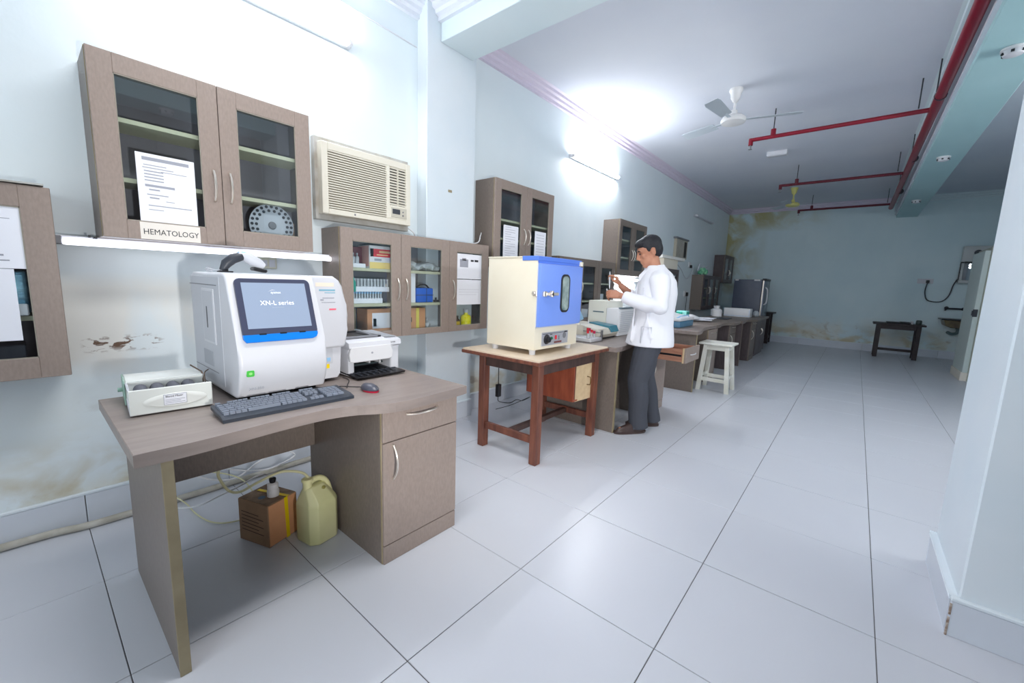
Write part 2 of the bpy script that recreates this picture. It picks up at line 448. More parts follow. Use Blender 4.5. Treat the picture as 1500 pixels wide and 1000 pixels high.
# dark panelled partition on the right of the near bay (seen in the cabinet glass)
pt = obj('wall_partition', MB().box((3.02, -2.3, 0), (3.08, 1.98, 2.89)), M['wood_dk'] if 0 else mat('dark_panelling', (70, 62, 64), .4, c2=(80, 72, 74), scale=4), kind='structure')
for k in range(4):
    for (za, zb) in ((.15, 1.1), (1.22, 2.1), (2.22, 2.75)):
        y0 = -2.1+k*1.02
        obj('panel', MB().box((3.0, y0, za), (3.02, y0+.86, zb), .008), mat('dark_panel', (88, 80, 82), .35), pt)
# free-standing pillar on the right
mb = MB(); mb.box((2.62, 2.02, 0), (3.12, 2.56, H), .006); o = obj('trim_11', mb, M['pillar'], kind='structure'); o['label'] = 'free-standing pale blue pillar at the right edge'
def skirt_run(name, pts_fn, n, length, h=.15, m=None, ledge=None):
    base = None
    return base
# skirting of tiles, each its own piece
def baseboard(name, x0, y0, along, n, nx, ny, h=.15, th=.018, L=.6, last=None):
    mb = MB()
    tot = L*n if last is None else last
    if along == 'y': mb.box((x0, y0, h), (x0+nx*th*1.15, y0+tot, h+.014), .003)
    else: mb.box((x0, y0, h), (x0+tot, y0+ny*th*1.15, h+.014), .003)
    b = obj(name, mb, M['pillar'], kind='structure')
    for k in range(n):
        l = L if (last is None or k < n-1) else last-L*(n-1)
        a = k*L+.0015; e = k*L+l-.0015
        mb = MB()
        if along == 'y': mb.box((x0, y0+a, 0), (x0+nx*th, y0+e, h), .002)
        else: mb.box((x0+a, y0, 0), (x0+e, y0+ny*th, h), .002)
        t = obj('tile', mb, M['bbtile'], b)
    return b
baseboard('baseboard_left', WX, -1.8, 'y', 7, 1, 0, last=3.8)
baseboard('baseboard_left_far', WX, 2.52, 'y', 16, 1, 0, last=9.48)
baseboard('baseboard_back', WX+.02, BY, 'x', 9, 0, -1, last=5.4)
baseboard('baseboard_pilaster', -.48, 2.0, 'y', 1, 1, 0, last=.52)
p = baseboard('baseboard_pillar', 2.62, 2.02, 'y', 1, -1, 0, h=.14, last=.54)
mb = MB(); mb.box((2.602, 2.002, 0), (3.14, 2.02, .14), .002); obj('tile', mb, M['bbtile'], p)
mb = MB(); mb.box((2.60, 2.0, .14), (3.14, 2.02, .154), .003); obj('ledge', mb, M['pillar'], p)
mb = MB(); mb.box((2.5995, 1.9995, .0), (2.606, 2.006, .075), .001); mb.box((2.5995, 1.9995, .085), (2.606, 2.006, .13), .001); obj('chipped_edge', mb, mat('chip', (120, 92, 74), .9, c2=(200, 190, 180), scale=60), p, label='brown chipped corner edge')
# door leaf standing open far right
d = thing('door_1', 'pale green door leaf standing open, seen edge-on beyond the pillar', None, (3.6, 9.0, 0)); del d['label']; d['kind'] = 'structure'
mb = MB(); mb.box((3.56, 9.0, .12), (3.62, 9.8, 1.95), .004); obj('door_leaf', mb, mat('door_paint', (196, 208, 204), .4), d)
mb = MB(); mb.box((3.62, 8.98, .0), (3.72, 9.85, 2.0), .004); obj('door_frame', mb, mat('frame_paint', (170, 172, 160), .5), d)
mb = MB(); mb.box((3.545, 8.99, .0), (3.62, 9.8, .13), .004); obj('kick_plate', mb, mat('kick', (222, 216, 204), .5), d)
mb = MB(); mb.box((3.55, 8.985, .98), (3.60, 9.0, 1.09), .003); mb.tube([(3.545, 8.97, 1.0), (3.545, 8.97, 1.07)], .01); obj('latch', mb, M['dark'], d)

# ------------------------------------------------------------------ sprinkler pipework
t = thing('sprinkler_pipe', 'red fire sprinkler pipework hung below the ceiling beside the long beam', 'pipe', (2.57, 2.5, 3.0))
mb = MB(); mb.tube([(2.572, 2.49, 3.0), (2.513, 11.3, 3.0)], .038, 14); mb.tube([(2.568, 3.1, 3.0), (2.568, 3.2, 3.0)], .045, 14); obj('main_pipe', mb, M['pipe'], t, True)
dkp = mat('dark_red_pipe', (92, 14, 34), .4)
for k, (y, xe) in enumerate(((5.56, 1.03), (8.2, 1.005), (10.86, 1.02))):
    ZP = 3.0
    mb = MB(); mb.tube([(2.55, y, ZP), (xe, y, ZP)], .021, 10); mb.tube([(xe+.0, y, ZP+.015), (xe, y, ZP-.06)], .024, 10)
    mb.tube([(xe+.22, y, ZP), (xe+.22, y, ZP+.08)], .026, 10)
    b = obj('branch_pipe', mb, M['pipe'] if k < 1 else dkp, t, True)
    mb = MB(); mb.tube([(xe, y, ZP-.06), (xe, y, ZP-.095)], .008, 8); mb.lathe([(.004, ZP-.1), (.02, ZP-.1), (.02, ZP-.104), (.004, ZP-.104)], (xe, y, 0), 12); obj('sprinkler_head', mb, M['steel'], b)
    for hx in (xe+.22, 2.44):
        mb = MB(); mb.tube([(hx, y, ZP+.03), (hx, y, H)], .006, 6); obj('hanger_rod', mb, M['dark'], b)
for y in (5.2, 7.4, 9.6):
    mb = MB(); mb.tube([(2.525, y, 3.03), (2.525, y, H)], .006, 6); mb.tube([(2.555, y, 3.0), (2.555, y+.02, 3.0)], .043, 12); obj('pipe_hanger', mb, M['dark'], t)

# ------------------------------------------------------------------ ceiling fans
def make_fan(label, loc, angs, bodym, blm, drop=.33, L=.60):
    x, y = loc
    t = thing('ceiling_fan', label, 'ceiling fan', (x, y, H), group=None)
    z = H-drop
    mb = MB(); mb.lathe([(.02, H-.001), (.062, H-.001), (.066, H-.02), (.05, H-.05), (.045, H-.09), (.022, H-.13), (.014, H-.135)], (x, y, 0), 24); obj('canopy', mb, bodym, t, True)
    mb = MB(); mb.tube([(x, y, H-.12), (x, y, z+.06)], .013, 12); mb.lathe([(.014, z+.11), (.03, z+.1), (.032, z+.06), (.02, z+.05)], (x, y, 0), 16); obj('down_rod', mb, bodym, t, True)
    mb = MB(); mb.lathe([(.03, z+.05), (.09, z+.042), (.115, z+.02), (.12, z), (.112, z-.02), (.07, z-.034), (.01, z-.038)], (x, y, 0), 32); obj('motor_housing', mb, bodym, t, True)
    for a in angs:
        a = math.radians(a); ca, sa = math.cos(a), math.sin(a)
        mb = MB()
        for (l0, l1, w0, w1) in ((.0, 1, .055, .075),):
            n = 8; top = []; bot = []
            for i in range(n+1):
                f = i/n; r = .2+(L-.2)*f; w = (.05+.022*f) * (1 if i < n else .8)
                tw = .012
                for sgn, lst in ((1, top), (-1, bot)):
                    lst.append((r, sgn*w, sgn*tw))
            vt = [mb.bm.verts.new((r, w, h)) for r, w, h in top]+[mb.bm.verts.new((r, w, h)) for r, w, h in reversed(bot)]
            f = mb.bm.faces.new(vt)
            e = bmesh.ops.extrude_face_region(mb.bm, geom=[f])
            for v in e['geom']:
                if isinstance(v, bmesh.types.BMVert): v.co.z += .004
        mb.box((.1, -.018, .0), (.24, .018, .006), .002)
        mb.xf(Matrix.Translation((x, y, z))@Matrix.Rotation(a, 4, 'Z'))
        obj('blade', mb, blm, t)
    return t
make_fan('white three-blade ceiling fan hanging in front of the first red branch pipe', (1.0, 4.80), FAN_A, M['fan'], M['fanblade'], .31)
make_fan('small pale yellow ceiling fan far back between the red branch pipes', (1.0, 9.95), (20, 140, 260), M['fan_y'], M['fanblade'], .33, .5)

# ------------------------------------------------------------------ small ceiling things
def detector(label, x, y):
    t = thing('smoke_detector', label, 'smoke detector', (x, y, 2.89), group='detectors under the long beam')
    mb = MB(); mb.lathe([(.01, 2.889), (.062, 2.889), (.062, 2.876), (.01, 2.876)], (x, y, 0), 24); obj('base', mb, M['offwhite'], t, True)
    mb = MB(); mb.lathe([(.05, 2.877), (.053, 2.862), (.046, 2.846), (.02, 2.838), (.002, 2.838)], (x, y, 0), 24); obj('sensor_head', mb, M['white'], t, True)
    mb = MB()
    for k in range(6):
        a = k*PI/3+.3; mb.box((x+math.cos(a)*.05-.008, y+math.sin(a)*.05-.008, 2.852), (x+math.cos(a)*.05+.008, y+math.sin(a)*.05+.008, 2.866), rot=(0, 0, a))
    obj('vent_slot', mb, M['black'], t, kind='stuff')
detector('white smoke detector under the beam, the nearest one at the right edge', 2.80, 4.22)
detector('white smoke detector halfway along the underside of the long beam', 2.79, 7.02)
detector('white smoke detector under the near part of the long beam, seen only as a reflection', 2.76, 1.02)
detector('white smoke detector farthest along the long beam, near the back wall', 2.79, 9.95)
t = thing('junction_box', 'white rectangular box fixed to the ceiling behind the fan', 'ceiling box', (1.05, 7.25, H))
mb = MB(); mb.box((.92, 7.2, 3.235), (1.18, 7.3, H), .01, 2); obj('box_body', mb, M['white'], t)
mb = MB(); mb.box((.935, 7.21, 3.228), (1.165, 7.29, 3.236), .003); obj('cover', mb, M['greyp'], t)

# ------------------------------------------------------------------ lamps on the wall
def tube_lamp(label, y0, y1, z, on, x=WX, r=.014, group=None, tm='tube_on'):
    t = thing('tube_light', label, 'tube light', (x, (y0+y1)/2, z))
    mb = MB(); mb.box((x, y0-.02, z-.02), (x+.035, y1+.02, z+.02), .004); obj('fitting', mb, M['white'] if on else M['greyp'], t)
    mb = MB(); mb.tube([(x+.055, y0+.01, z), (x+.055, y1-.01, z)], r, 12); obj('tube', mb, M[tm] if on else M['tube_off'], t, True)
    for y in (y0-.01, y1-.015): 
        mb = MB(); mb.box((x+.03, y, z-.017), (x+.075, y+.025, z+.017), .003); obj('end_cap', mb, M['offwhite'], t)
tube_lamp('lit white tube light on the wall above the hematology cabinet, at the top edge', .16, 1.42, 2.77, True)
tube_lamp('lit white tube light high on the wall between the fan and the taller cabinets', 4.2, 5.4, 2.75, True, tm='tube_on2')
tube_lamp('unlit tube light high on the left wall near the back corner', 9.05, 10.3, 2.76, False)
tube_lamp('lit tube light under the tall cabinet behind the man', 5.2, 6.3, 1.355, True, x=WX)
# white trunking batten under the hematology cabinet
t = thing('batten_light', 'long white batten light under the hematology cabinet', 'batten light', (-.5, .6, 1.37))
mb = MB(); mb.box((WX, .0, 1.352), (-.5, 1.26, 1.392), .004); obj('batten_body', mb, M['white'], t)
mb = MB(); mb.box((-.499, .02, 1.350), (-.475, 1.235, 1.378), .01, 2); obj('diffuser', mb, mat('diffuser', (236, 238, 250), .3, emit=2.2), t)
mb = MB(); mb.box((-.52, -.03, 1.352), (-.48, .02, 1.388), .003); obj('end_cap', mb, M['midgrey'], t)
mb = MB(); mb.box((-.47, .10, 1.386), (-.462, .108, 1.398)); mb.box((-.5, .118, 1.384), (-.475, .13, 1.392)); obj('clip', mb, M['dark'], t)
# floor conduit along the skirting
pts = [(-.55, -2.4, .018), (-.56, -1.0, .018), (-.555, -.2, .02), (-.525, .0, .018), (-.52, .3, .018), (-.525, .8, .018), (-.53, 1.4, .018), (-.53, 1.96, .018)]
single('conduit', MB().tube(spline(pts, 4), .017, 10), mat('grey_conduit', (198, 196, 188), .5, c2=(170, 166, 154), scale=12), 'grey plastic conduit lying along the foot of the left wall', 'conduit', (-.54, 0, 0), smooth=True)
# thin cable line on the upper wall
single('wall_cable', MB().tube([(WX+.004, .9, 3.04), (WX+.004, 1.99, 3.0)], .004, 6), M['white'], 'thin white cable clipped high on the left wall up to the pilaster', 'cable', (WX, 1.5, 3.0))
# ------------------------------------------------------------------ handles, cabinets
def handle_v(x, y, z0, z1, m, parent, bow=.022, r=.0042):
    """bowed vertical pull on a face looking towards +x"""
    pts = [(x, y, z0), (x+.008, y, z0+.004)]
    n = 8
    for i in range(n+1):
        f = i/n; pts.append((x+.008+bow*math.sin(PI*f)**.7, y, z0+.006+(z1-z0-.012)*f))
    pts += [(x+.008, y, z1-.004), (x, y, z1)]
    return obj('handle', MB().tube(pts, r, 8), m, parent, True)
def handle_h(x, y0, y1, z, m, parent, bow=.026, r=.005):
    pts = [(x, y0, z)]
    n = 10
    for i in range(n+1):
        f = i/n; pts.append((x+.004+bow*math.sin(PI*f)**.6, y0+(y1-y0)*f, z))
    pts.append((x, y1, z))
    return obj('handle', MB().tube(pts, r, 8), m, parent, True)
def wall_cabinet(label, y0, z0, widths, h, shelves, hpos, mats=('lam', 'lam_dk'), d=.25, panes=True, group=None, fw=.08, hside=None, back=True, fb=None):
    fb = fb or fw
    lm, sm = M[mats[0]], M[mats[1]]
    w = sum(widths); y1 = y0+w; z1 = z0+h; xf = WX+d
    t = thing('wall_cabinet', label, 'cabinet', (WX, y0, z0), group=group)
    mb = MB(); tk = .018
    mb.box((WX, y0, z0), (xf-.02, y0+tk, z1)); mb.box((WX, y1-tk, z0), (xf-.02, y1, z1))
    mb.box((WX, y0+tk, z1-tk), (xf-.02, y1-tk, z1)); mb.box((WX, y0+tk, z0), (xf-.02, y1-tk, z0+tk))
    obj('carcass', mb, sm, t)
    obj('back_panel', MB().box((WX+.001, y0+tk, z0+tk), (WX+.008, y1-tk, z1-tk)), M['inner'], t)
    obj('edge_band', MB().box((xf-.024, y0-.0008, z0), (xf-.018, y0+.003, z1)), M['edge'], t)
    yy = y0
    for k, wd in enumerate(widths):
        if k in (1,) and len(widths) == 3: pass
        if k and len(widths) == 3 and k == 2:
            obj('divider', MB().box((WX+.008, yy-.009, z0+tk), (xf-.03, yy+.009, z1-tk)), M['inner'], t)
        a, b = yy+.0015, yy+wd-.0015
        mb = MB()
        mb.box((xf-.018, a, z0), (xf, a+fw, z1), .0015); mb.box((xf-.018, b-fw, z0), (xf, b, z1), .0015)
        mb.box((xf-.018, a+fw, z1-fw), (xf, b-fw, z1), .0015); mb.box((xf-.018, a+fw, z0), (xf, b-fw, z0+fb), .0015)
        dr = obj('door', mb, lm, t)
        obj('glass_pane', MB().box((xf-.012, a+fw-.004, z0+fb-.004), (xf-.008, b-fw+.004, z1-fw+.004)), M['glass'], dr)
        mb = MB()
        mb.box((xf-.008, a+fw, z0+fb), (xf-.002, b-fw, z0+fb+.004)); mb.box((xf-.008, a+fw, z0+fb), (xf-.002, a+fw+.003, z1-fw)); mb.box((xf-.008, b-fw-.003, z0+fb), (xf-.002, b-fw, z1-fw)); mb.box((xf-.008, a+fw, z1-fw-.004), (xf-.002, b-fw, z1-fw))
        obj('glazing_strip', mb, M['gstrip'] if mats[0] == 'lam' else sm, dr)
        side = (hside or ['r', 'l', 'l'])[k]
        hy = b-.034 if side == 'r' else a+.034
        handle_v(xf, hy, hpos[0], hpos[1], M['chrome'], dr, r=.0055)
        yy += wd
    for zs in shelves:
        mb = MB(); mb.box((WX+.008, y0+tk, zs-.02), (xf-.035, y1-tk, zs), .001); obj('shelf', mb, M['shelf'], t)
    return t
c1 = wall_cabinet('tall two-door glass cabinet with a cream HEMATOLOGY sign and a printed notice', .138, 1.392, (.457, .45), .772, (1.66, 1.915), (1.61, 1.757))
# sign on the door
sg = obj('sign', MB().box((-.35, .262, 1.394), (-.3485, .487, 1.47)), M['sign'], c1, label='cream sign reading HEMATOLOGY')
WORG[sg.name] = WORG[c1.name]
text('HEMATOLOGY', .036, (-.3484, .376, 1.427), FACE_X, M['inkdk'], sg, xs=.86)
def notice(label, y0, z0, y1, z1, x=-.358, lines=(), head=True, cat='notice', tilt=0):
    t = thing('paper_notice', label, cat, (x, (y0+y1)/2, z0))
    obj('sheet', MB().box((x, y0, z0), (x+.0012, y1, z1), rot=(tilt, 0, 0)), M['paper'], t)
    if lines:
        mb = MB(); w = y1-y0; hh = z1-z0
        for (fz, fa, fb, fh) in lines:
            mb.box((x+.0012, y0+w*fa, z0+hh*fz), (x+.0016, y0+w*fb, z0+hh*(fz+fh)), rot=(tilt, 0, 0), piv=((x), (y0+y1)/2, (z0+z1)/2))
        obj('printed_text', mb, M['ink'], t, kind='stuff')
    return t
L1 = [(.90, .1, .9, .05), (.83, .12, .5, .012), (.79, .1, .62, .012), (.755, .4, .85, .010)] + [(.74-.045*i, .12, .44, .016) for i in range(4)] + [(.52, .12, .62, .035), (.47, .18, .36, .02), (.40, .14, .5, .014), (.35, .18, .34, .02), (.32, .45, .6, .01), (.24, .15, .9, .014), (.18, .15, .4, .01)]
notice('printed white notice behind glass on the left door of the hematology cabinet', .268, 1.474, .483, 1.778, lines=L1)
# disc rack inside the right door
t = thing('disc_rack', 'grey round tube carousel with rings of holes behind the right hematology door', 'rack', (-.44, .853, 1.41))
mb = MB(); mb.lathe([(.012, -.004), (.118, -.004), (.118, .004), (.012, .004)], (-.44, .853, 1.53), 40, 'x'); obj('disc', mb, mat('disc_grey', (186, 192, 200), .4), t, True)
mb = MB()
for rr, n in ((.104, 24), (.082, 18)):
    for k in range(n):
        a = 2*PI*k/n; mb.lathe([(.0085, -.0055), (.0085, .0055)], (-.44, .853+math.cos(a)*rr, 1.53+math.sin(a)*rr), 8, 'x')
obj('holes', mb, M['dark'], t, kind='stuff')
mb = MB(); mb.lathe([(.02, -.006), (.022, .006), (.018, .012)], (-.44, .853, 1.53), 16, 'x'); mb.box((-.45, .80, 1.41), (-.43, .91, 1.418)); obj('hub', mb, M['midgrey'], t, True)
single('carton', MB().box((-.53, .80, 1.41), (-.47, .99, 1.56), .002), M['carton'], 'dark carton standing behind the round tube carousel', 'box', (-.5, .9, 1.41))

# leftmost cabinet
c0 = wall_cabinet('lower glass cabinet cut off by the left picture edge, full of papers', -.915, .795, (.457, .455), .77, (1.05, 1.30), (1.1, 1.25), fw=.085, hside=['r', 'l'])
single('tape_strip', MB().box((WX+.02, -.36, 1.566), (-.34, -.02, 1.572), rot=(.03, 0, 0)), M['rust'], 'thin grey sheet strip lying on top of the leftmost cabinet', 'sheet', (-.45, -.2, 1.566))
notice('upper plain white paper with faint print behind the leftmost glass door', -.36, 1.24, -.092, 1.478, lines=[(.8, .1, .9, .01), (.55, .5, .7, .02), (.4, .5, .62, .01), (.2, .6, .8, .03), (.12, .62, .85, .02)])
notice('lower blank white paper behind the leftmost glass door', -.36, .955, -.125, 1.238)
t = thing('wrapped_pack', 'shiny blue and silver wrapped pack behind the lower paper in the leftmost cabinet', 'pack', (-.42, -.14, 1.05))
mb = MB(); mb.box((-.46, -.30, 1.06), (-.375, -.09, 1.235), .02, 3); obj('wrapping', mb, mat('foil', (150, 196, 214), .18, .75, c2=(60, 120, 150), scale=14, stretch=(1, .3, 3), bump=.6, bscale=20), t, True)
mb = MB(); mb.box((-.45, -.29, 1.052), (-.37, -.1, 1.10), .004); obj('paper_label', mb, M['offwhite'], t)
single('box', MB().box((-.56, -.33, .814), (-.40, -.12, .93), .004), M['dark'], 'dark box on the bottom shelf of the leftmost cabinet', 'box', (-.48, -.2, .814))

# three-door cabinet over the printer
c2 = wall_cabinet('long low three-door glass cabinet under the air conditioner, full of boxes', 1.216, .832, (.457, .459, .457), .735, (1.072, 1.315), (1.10, 1.253), fb=.045)
def carton(label, x0, x1, y0, y1, z0, z1, m, kind='carton', cat='box', bands=(), group=None):
    t = thing(kind, label, cat, ((x0+x1)/2, (y0+y1)/2, z0), group=group)
    obj('box_body', MB().box((x0, y0, z0), (x1, y1, z1), .002), m, t)
    for nm, (a0, a1, b0, b1), mm in bands:
        w, h = y1-y0, z1-z0
        obj(nm, MB().box((x1, y0+w*a0, z0+h*b0), (x1+.0012, y0+w*a1, z0+h*b1)), mm, t)
    return t
t = carton('carton with red band above yellow, top left shelf of the three-door cabinet', -.56, -.41, 1.455, 1.64, 1.316, 1.474, M['offwhite'], bands=(('red_band', (.03, 1, .52, .86), M['red']), ('yellow_band', (0, 1, 0, .28), mat('carton_yellow', (238, 212, 130), .6)), ('white_stripe', (.03, .16, .52, .86), M['paper']), ('print', (.2, .5, .34, .44), M['ink'])))
obj('yellow_lettering', MB().box((-.409, 1.53, 1.425), (-.4078, 1.625, 1.44)).box((-.409, 1.51, 1.408), (-.4078, 1.6, 1.415)), mat('cartlet', (240, 200, 150), .6), t)
obj('side_face', MB().box((-.56, 1.4542, 1.33), (-.42, 1.455, 1.47)), mat('pink', (222, 170, 160), .6), t)
carton('dark red box behind the red and yellow carton', -.57, -.5, 1.37, 1.452, 1.316, 1.46, mat('maroon', (120, 50, 62), .5))
carton('small white open box holding clear bottles, top shelf of the three-door cabinet', -.50, -.41, 1.31, 1.425, 1.316, 1.345, M['paper'], 'box')
def bottle(label, x, y, z, r, h, m, capm, lab=None, group=None, cat='bottle', caph=.012, name='bottle'):
    t = thing(name, label, cat, (x, y, z), group=group)
    hb = h-caph
    obj('bottle_body', MB().lathe([(r*.9, z), (r, z+.003), (r, z+hb*.68), (r*.8, z+hb*.8), (r*.36, z+hb*.88), (r*.36, z+hb)], (x, y, 0), 16), m, t, True)
    obj('cap', MB().lathe([(r*.45, z+hb), (r*.45, z+h)], (x, y, 0), 12), capm, t, True)
    if lab: obj('label_band', MB().lathe([(r*1.02, z+hb*lab[0]), (r*1.02, z+hb*lab[1])], (x, y, 0), 16), lab[2], t, True)
    return t
for k, yy in enumerate((1.325, 1.355, 1.385)):
    bottle(['left small clear bottle in the white box on the top shelf', 'middle small clear bottle in the white box on the top shelf', 'right small clear bottle in the white box on the top shelf'][k], -.45, yy, 1.346, .013, .07, M['bottle'], M['greyp'], group='small clear bottles in the white box')
def rack(label, y0, y1, z0, h, capc, wm=M['paper'], x0=-.54, x1=-.41, n=12, group=None, tubes='tube_rack'):
    t = thing('tube_rack', label, 'rack', ((x0+x1)/2, (y0+y1)/2, z0), group=group)
    mb = MB(); mb.box((x0, y0, z0), (x1, y1, z0+.035), .002); obj('tray', mb, wm, t)
    mb = MB()
    for i in range(n):
        for j in range(2):
            mb.tube([(x1-.012-.03*j, y0+.008+(y1-y0-.016)*i/(n-1), z0+.03), (x1-.012-.03*j, y0+.008+(y1-y0-.016)*i/(n-1), z0+h-.01)], .006, 6)
    obj('tubes', mb, M['bottle'], t, kind='stuff')
    mb = MB()
    for i in range(n):
        for j in range(2):
            mb.tube([(x1-.012-.03*j, y0+.008+(y1-y0-.016)*i/(n-1), z0+h-.012), (x1-.012-.03*j, y0+.008+(y1-y0-.016)*i/(n-1), z0+h)], .0072, 6)
    obj('tube_caps', mb, capc, t, kind='stuff')
    return t
rack('lower rack of tubes with pale blue caps, middle shelf of the three-door cabinet', 1.31, 1.555, 1.073, .08, M['paleblue'])
rack('upper rack of clear tubes stacked on the blue-capped rack', 1.31, 1.61, 1.154, .09, M['greyp'])
single('bottle', MB().lathe([(.014, 1.155), (.018, 1.16), (.018, 1.22), (.008, 1.235), (.008, 1.25)], (-.39, 1.318, 0), 12), M['teal'], 'small dark teal bottle at the left end of the upper tube rack', 'bottle', (-.39, 1.318, 1.155), smooth=True)
t = carton('brown carton with a pale blue and white label, bottom left of the three-door cabinet', -.56, -.42, 1.437, 1.645, .852, 1.032, M['carton2'], bands=(('paper_label', (.18, .92, .22, .84), M['paper']), ('blue_mark', (.22, .34, .3, .62), M['paleblue'])))
single('crumpled_bag', MB().ball((-.44, 1.36, .872), (.04, .05, .024)).ball((-.43, 1.335, .868), (.03, .03, .02)), M['bag'], 'crumpled clear bag beside the labelled brown carton', 'bag', (-.44, 1.36, .852), smooth=True)
single('divider_strip', MB().box((-.56, 1.385, .852), (-.50, 1.395, 1.03)), M['edge'], 'narrow olive board standing behind the crumpled bag', 'board', (-.53, 1.39, .852))
mb = MB()
for k in range(7): mb.ball((-.46+random.uniform(-.03, .03), 1.83+k*.04, 1.345+random.uniform(-.01, .02)), (.05, .045, .03), rot=(random.random(), 0, random.random()), sub=1)
single('crumpled_bag', mb, M['bag'], 'grey crumpled plastic bag on the top shelf behind the middle door', 'bag', (-.46, 1.94, 1.316), smooth=True)
carton('narrow white box standing left of the blue case', -.56, -.41, 1.80, 1.842, 1.073, 1.30, M['paper'])
t = thing('blue_case', 'bright blue plastic case with black handle behind the middle door', 'case', (-.46, 1.93, 1.073))
bl = mat('case_blue', (20, 104, 214), .4)
obj('case_body', MB().box((-.54, 1.85, 1.073), (-.41, 2.015, 1.185), .01, 2), bl, t, True)
obj('seam', MB().box((-.411, 1.85, 1.128), (-.4085, 2.015, 1.133)).box((-.411, 1.946, 1.075), (-.4085, 1.95, 1.183)), M['dark'], t)
obj('handle', MB().tube(spline([(-.43, 1.87, 1.18), (-.43, 1.89, 1.205), (-.43, 1.95, 1.21), (-.43, 1.985, 1.185)]), .006, 6), M['black'], t, True)
single('small_device', MB().box((-.45, 2.045, 1.073), (-.42, 2.085, 1.09), .003).box((-.44, 2.055, 1.09), (-.43, 2.07, 1.11), .002), M['dark'], 'small black clip lying right of the blue case', 'clip', (-.43, 2.06, 1.073))
carton('brown carton strapped with yellow tape, bottom shelf behind the middle door', -.56, -.42, 1.79, 1.945, .852, 1.03, M['carton2'], bands=(('tape', (.42, .6, 0, 1), mat('pale_yellow_tape', (240, 226, 110), .5)), ('mark', (.08, .16, .4, .6), M['inkdk'])))
single('crumpled_bag', MB().ball((-.44, 1.98, .885), (.03, .03, .036), sub=1).ball((-.44, 1.975, .92), (.016, .012, .03), sub=1), M['bag'], 'white twisted plastic bag right of the yellow-taped carton', 'bag', (-.44, 1.98, .852), smooth=True)
t = notice('upper white sheet with a machine photo on the third cabinet door', 2.215, 1.268, 2.512, 1.475)
obj('printed_picture', MB().box((-.3568, 2.25, 1.365), (-.3564, 2.345, 1.43), .02).box((-.3568, 2.275, 1.42), (-.3564, 2.32, 1.44)), M['ink'], t)
obj('printed_text', MB().box((-.3568, 2.375, 1.415), (-.3564, 2.41, 1.43)).box((-.3568, 2.42, 1.415), (-.3564, 2.465, 1.432)), M['inkdk'], t)
notice('lower white sheet hanging under the machine photo sheet', 2.213, 1.052, 2.510, 1.262, lines=[(.6, .1, .9, .008), (.5, .1, .9, .006), (.4, .1, .8, .006)])
bottle('little amber bottle with a yellow label, third door of the three-door cabinet', -.42, 2.29, .852, .022, .10, M['amber'], M['black'], (.08, .6, mat('label_yellow', (226, 190, 40), .5)))
bottle('bottle of bright yellow liquid with a grey top, third door of the three-door cabinet', -.42, 2.39, .852, .046, .155, M['yliq'], M['greyp'], (.0, .08, M['bottle']), caph=.03)
bottle('dark round bottle behind the yellow bottle', -.50, 2.47, .852, .03, .11, M['dark'], M['black'])

# further cabinets along the left wall
wall_cabinet('tall two-door glass cabinet with two hanging white papers, behind the incubator', 2.655, 1.392, (.457, .457), .772, (1.66, 1.83), (1.62, 1.765))
notice('white printed paper on the left door of the cabinet above the incubator', 2.785, 1.42, 3.0, 1.775, lines=[(.95-.06*i, .12, .8 if i % 3 else .5, .008) for i in range(14)])
notice('white printed paper on the right door of the cabinet above the incubator', 3.265, 1.42, 3.455, 1.772, lines=[(.9-.08*i, .15, .85, .008) for i in range(9)])
wall_cabinet('low three-door glass cabinet behind the blue incubator and the man\'s hands', 3.715, .80, (.457, .459, .457), .76, (1.06, 1.28), (1.15, 1.30), mats=('lam_dk', 'lam_dk'), hside=['r', 'l', 'r'], fb=.05)
carton('white folded papers behind the middle door of the cabinet by the incubator', -.55, -.40, 4.27, 4.50, .818, .95, M['offwhite'], 'paper_stack', 'papers')
carton('dark green box behind the right door of the cabinet by the incubator', -.55, -.42, 4.73, 4.95, .818, .93, mat('dk_green', (20, 96, 84), .5))
carton('white box above the dark green box in the cabinet by the incubator', -.54, -.42, 4.74, 4.93, 1.061, 1.14, M['offwhite'])
wall_cabinet('tall two-door glass cabinet on the wall right above the man', 5.15, 1.40, (.457, .457), .75, (1.66, 1.90), (1.62, 1.765), mats=('lam_dk', 'lam_dk'))
carton('dark books stacked in the right half of the cabinet above the man', -.55, -.42, 5.72, 5.9, 1.661, 1.83, M['dark'], 'books', 'books')
c = wall_cabinet('low dark glass cabinet with taped papers just behind the man\'s back', 6.78, .80, (.45, .45), .78, (1.06, 1.3), (1.15, 1.3), mats=('far_lam', 'far_lam'))
notice('white paper taped high inside the dark cabinet behind the man', 7.33, 1.27, 7.5, 1.47)
notice('pale paper taped low inside the dark cabinet behind the man', 7.30, .95, 7.52, 1.18)
wall_cabinet('dark low wall cabinet far back with a green bundle on top', 9.30, .80, (.457, .457, .457), .75, (1.06, 1.28), (1.15, 1.3), mats=('far_lam', 'lam_dk'))
wall_cabinet('dark tall wall cabinet in the far left corner over the fridge', 10.95, 1.42, (.457, .457), .67, (1.7,), (1.6, 1.74), mats=('far_lam', 'far_lam'))

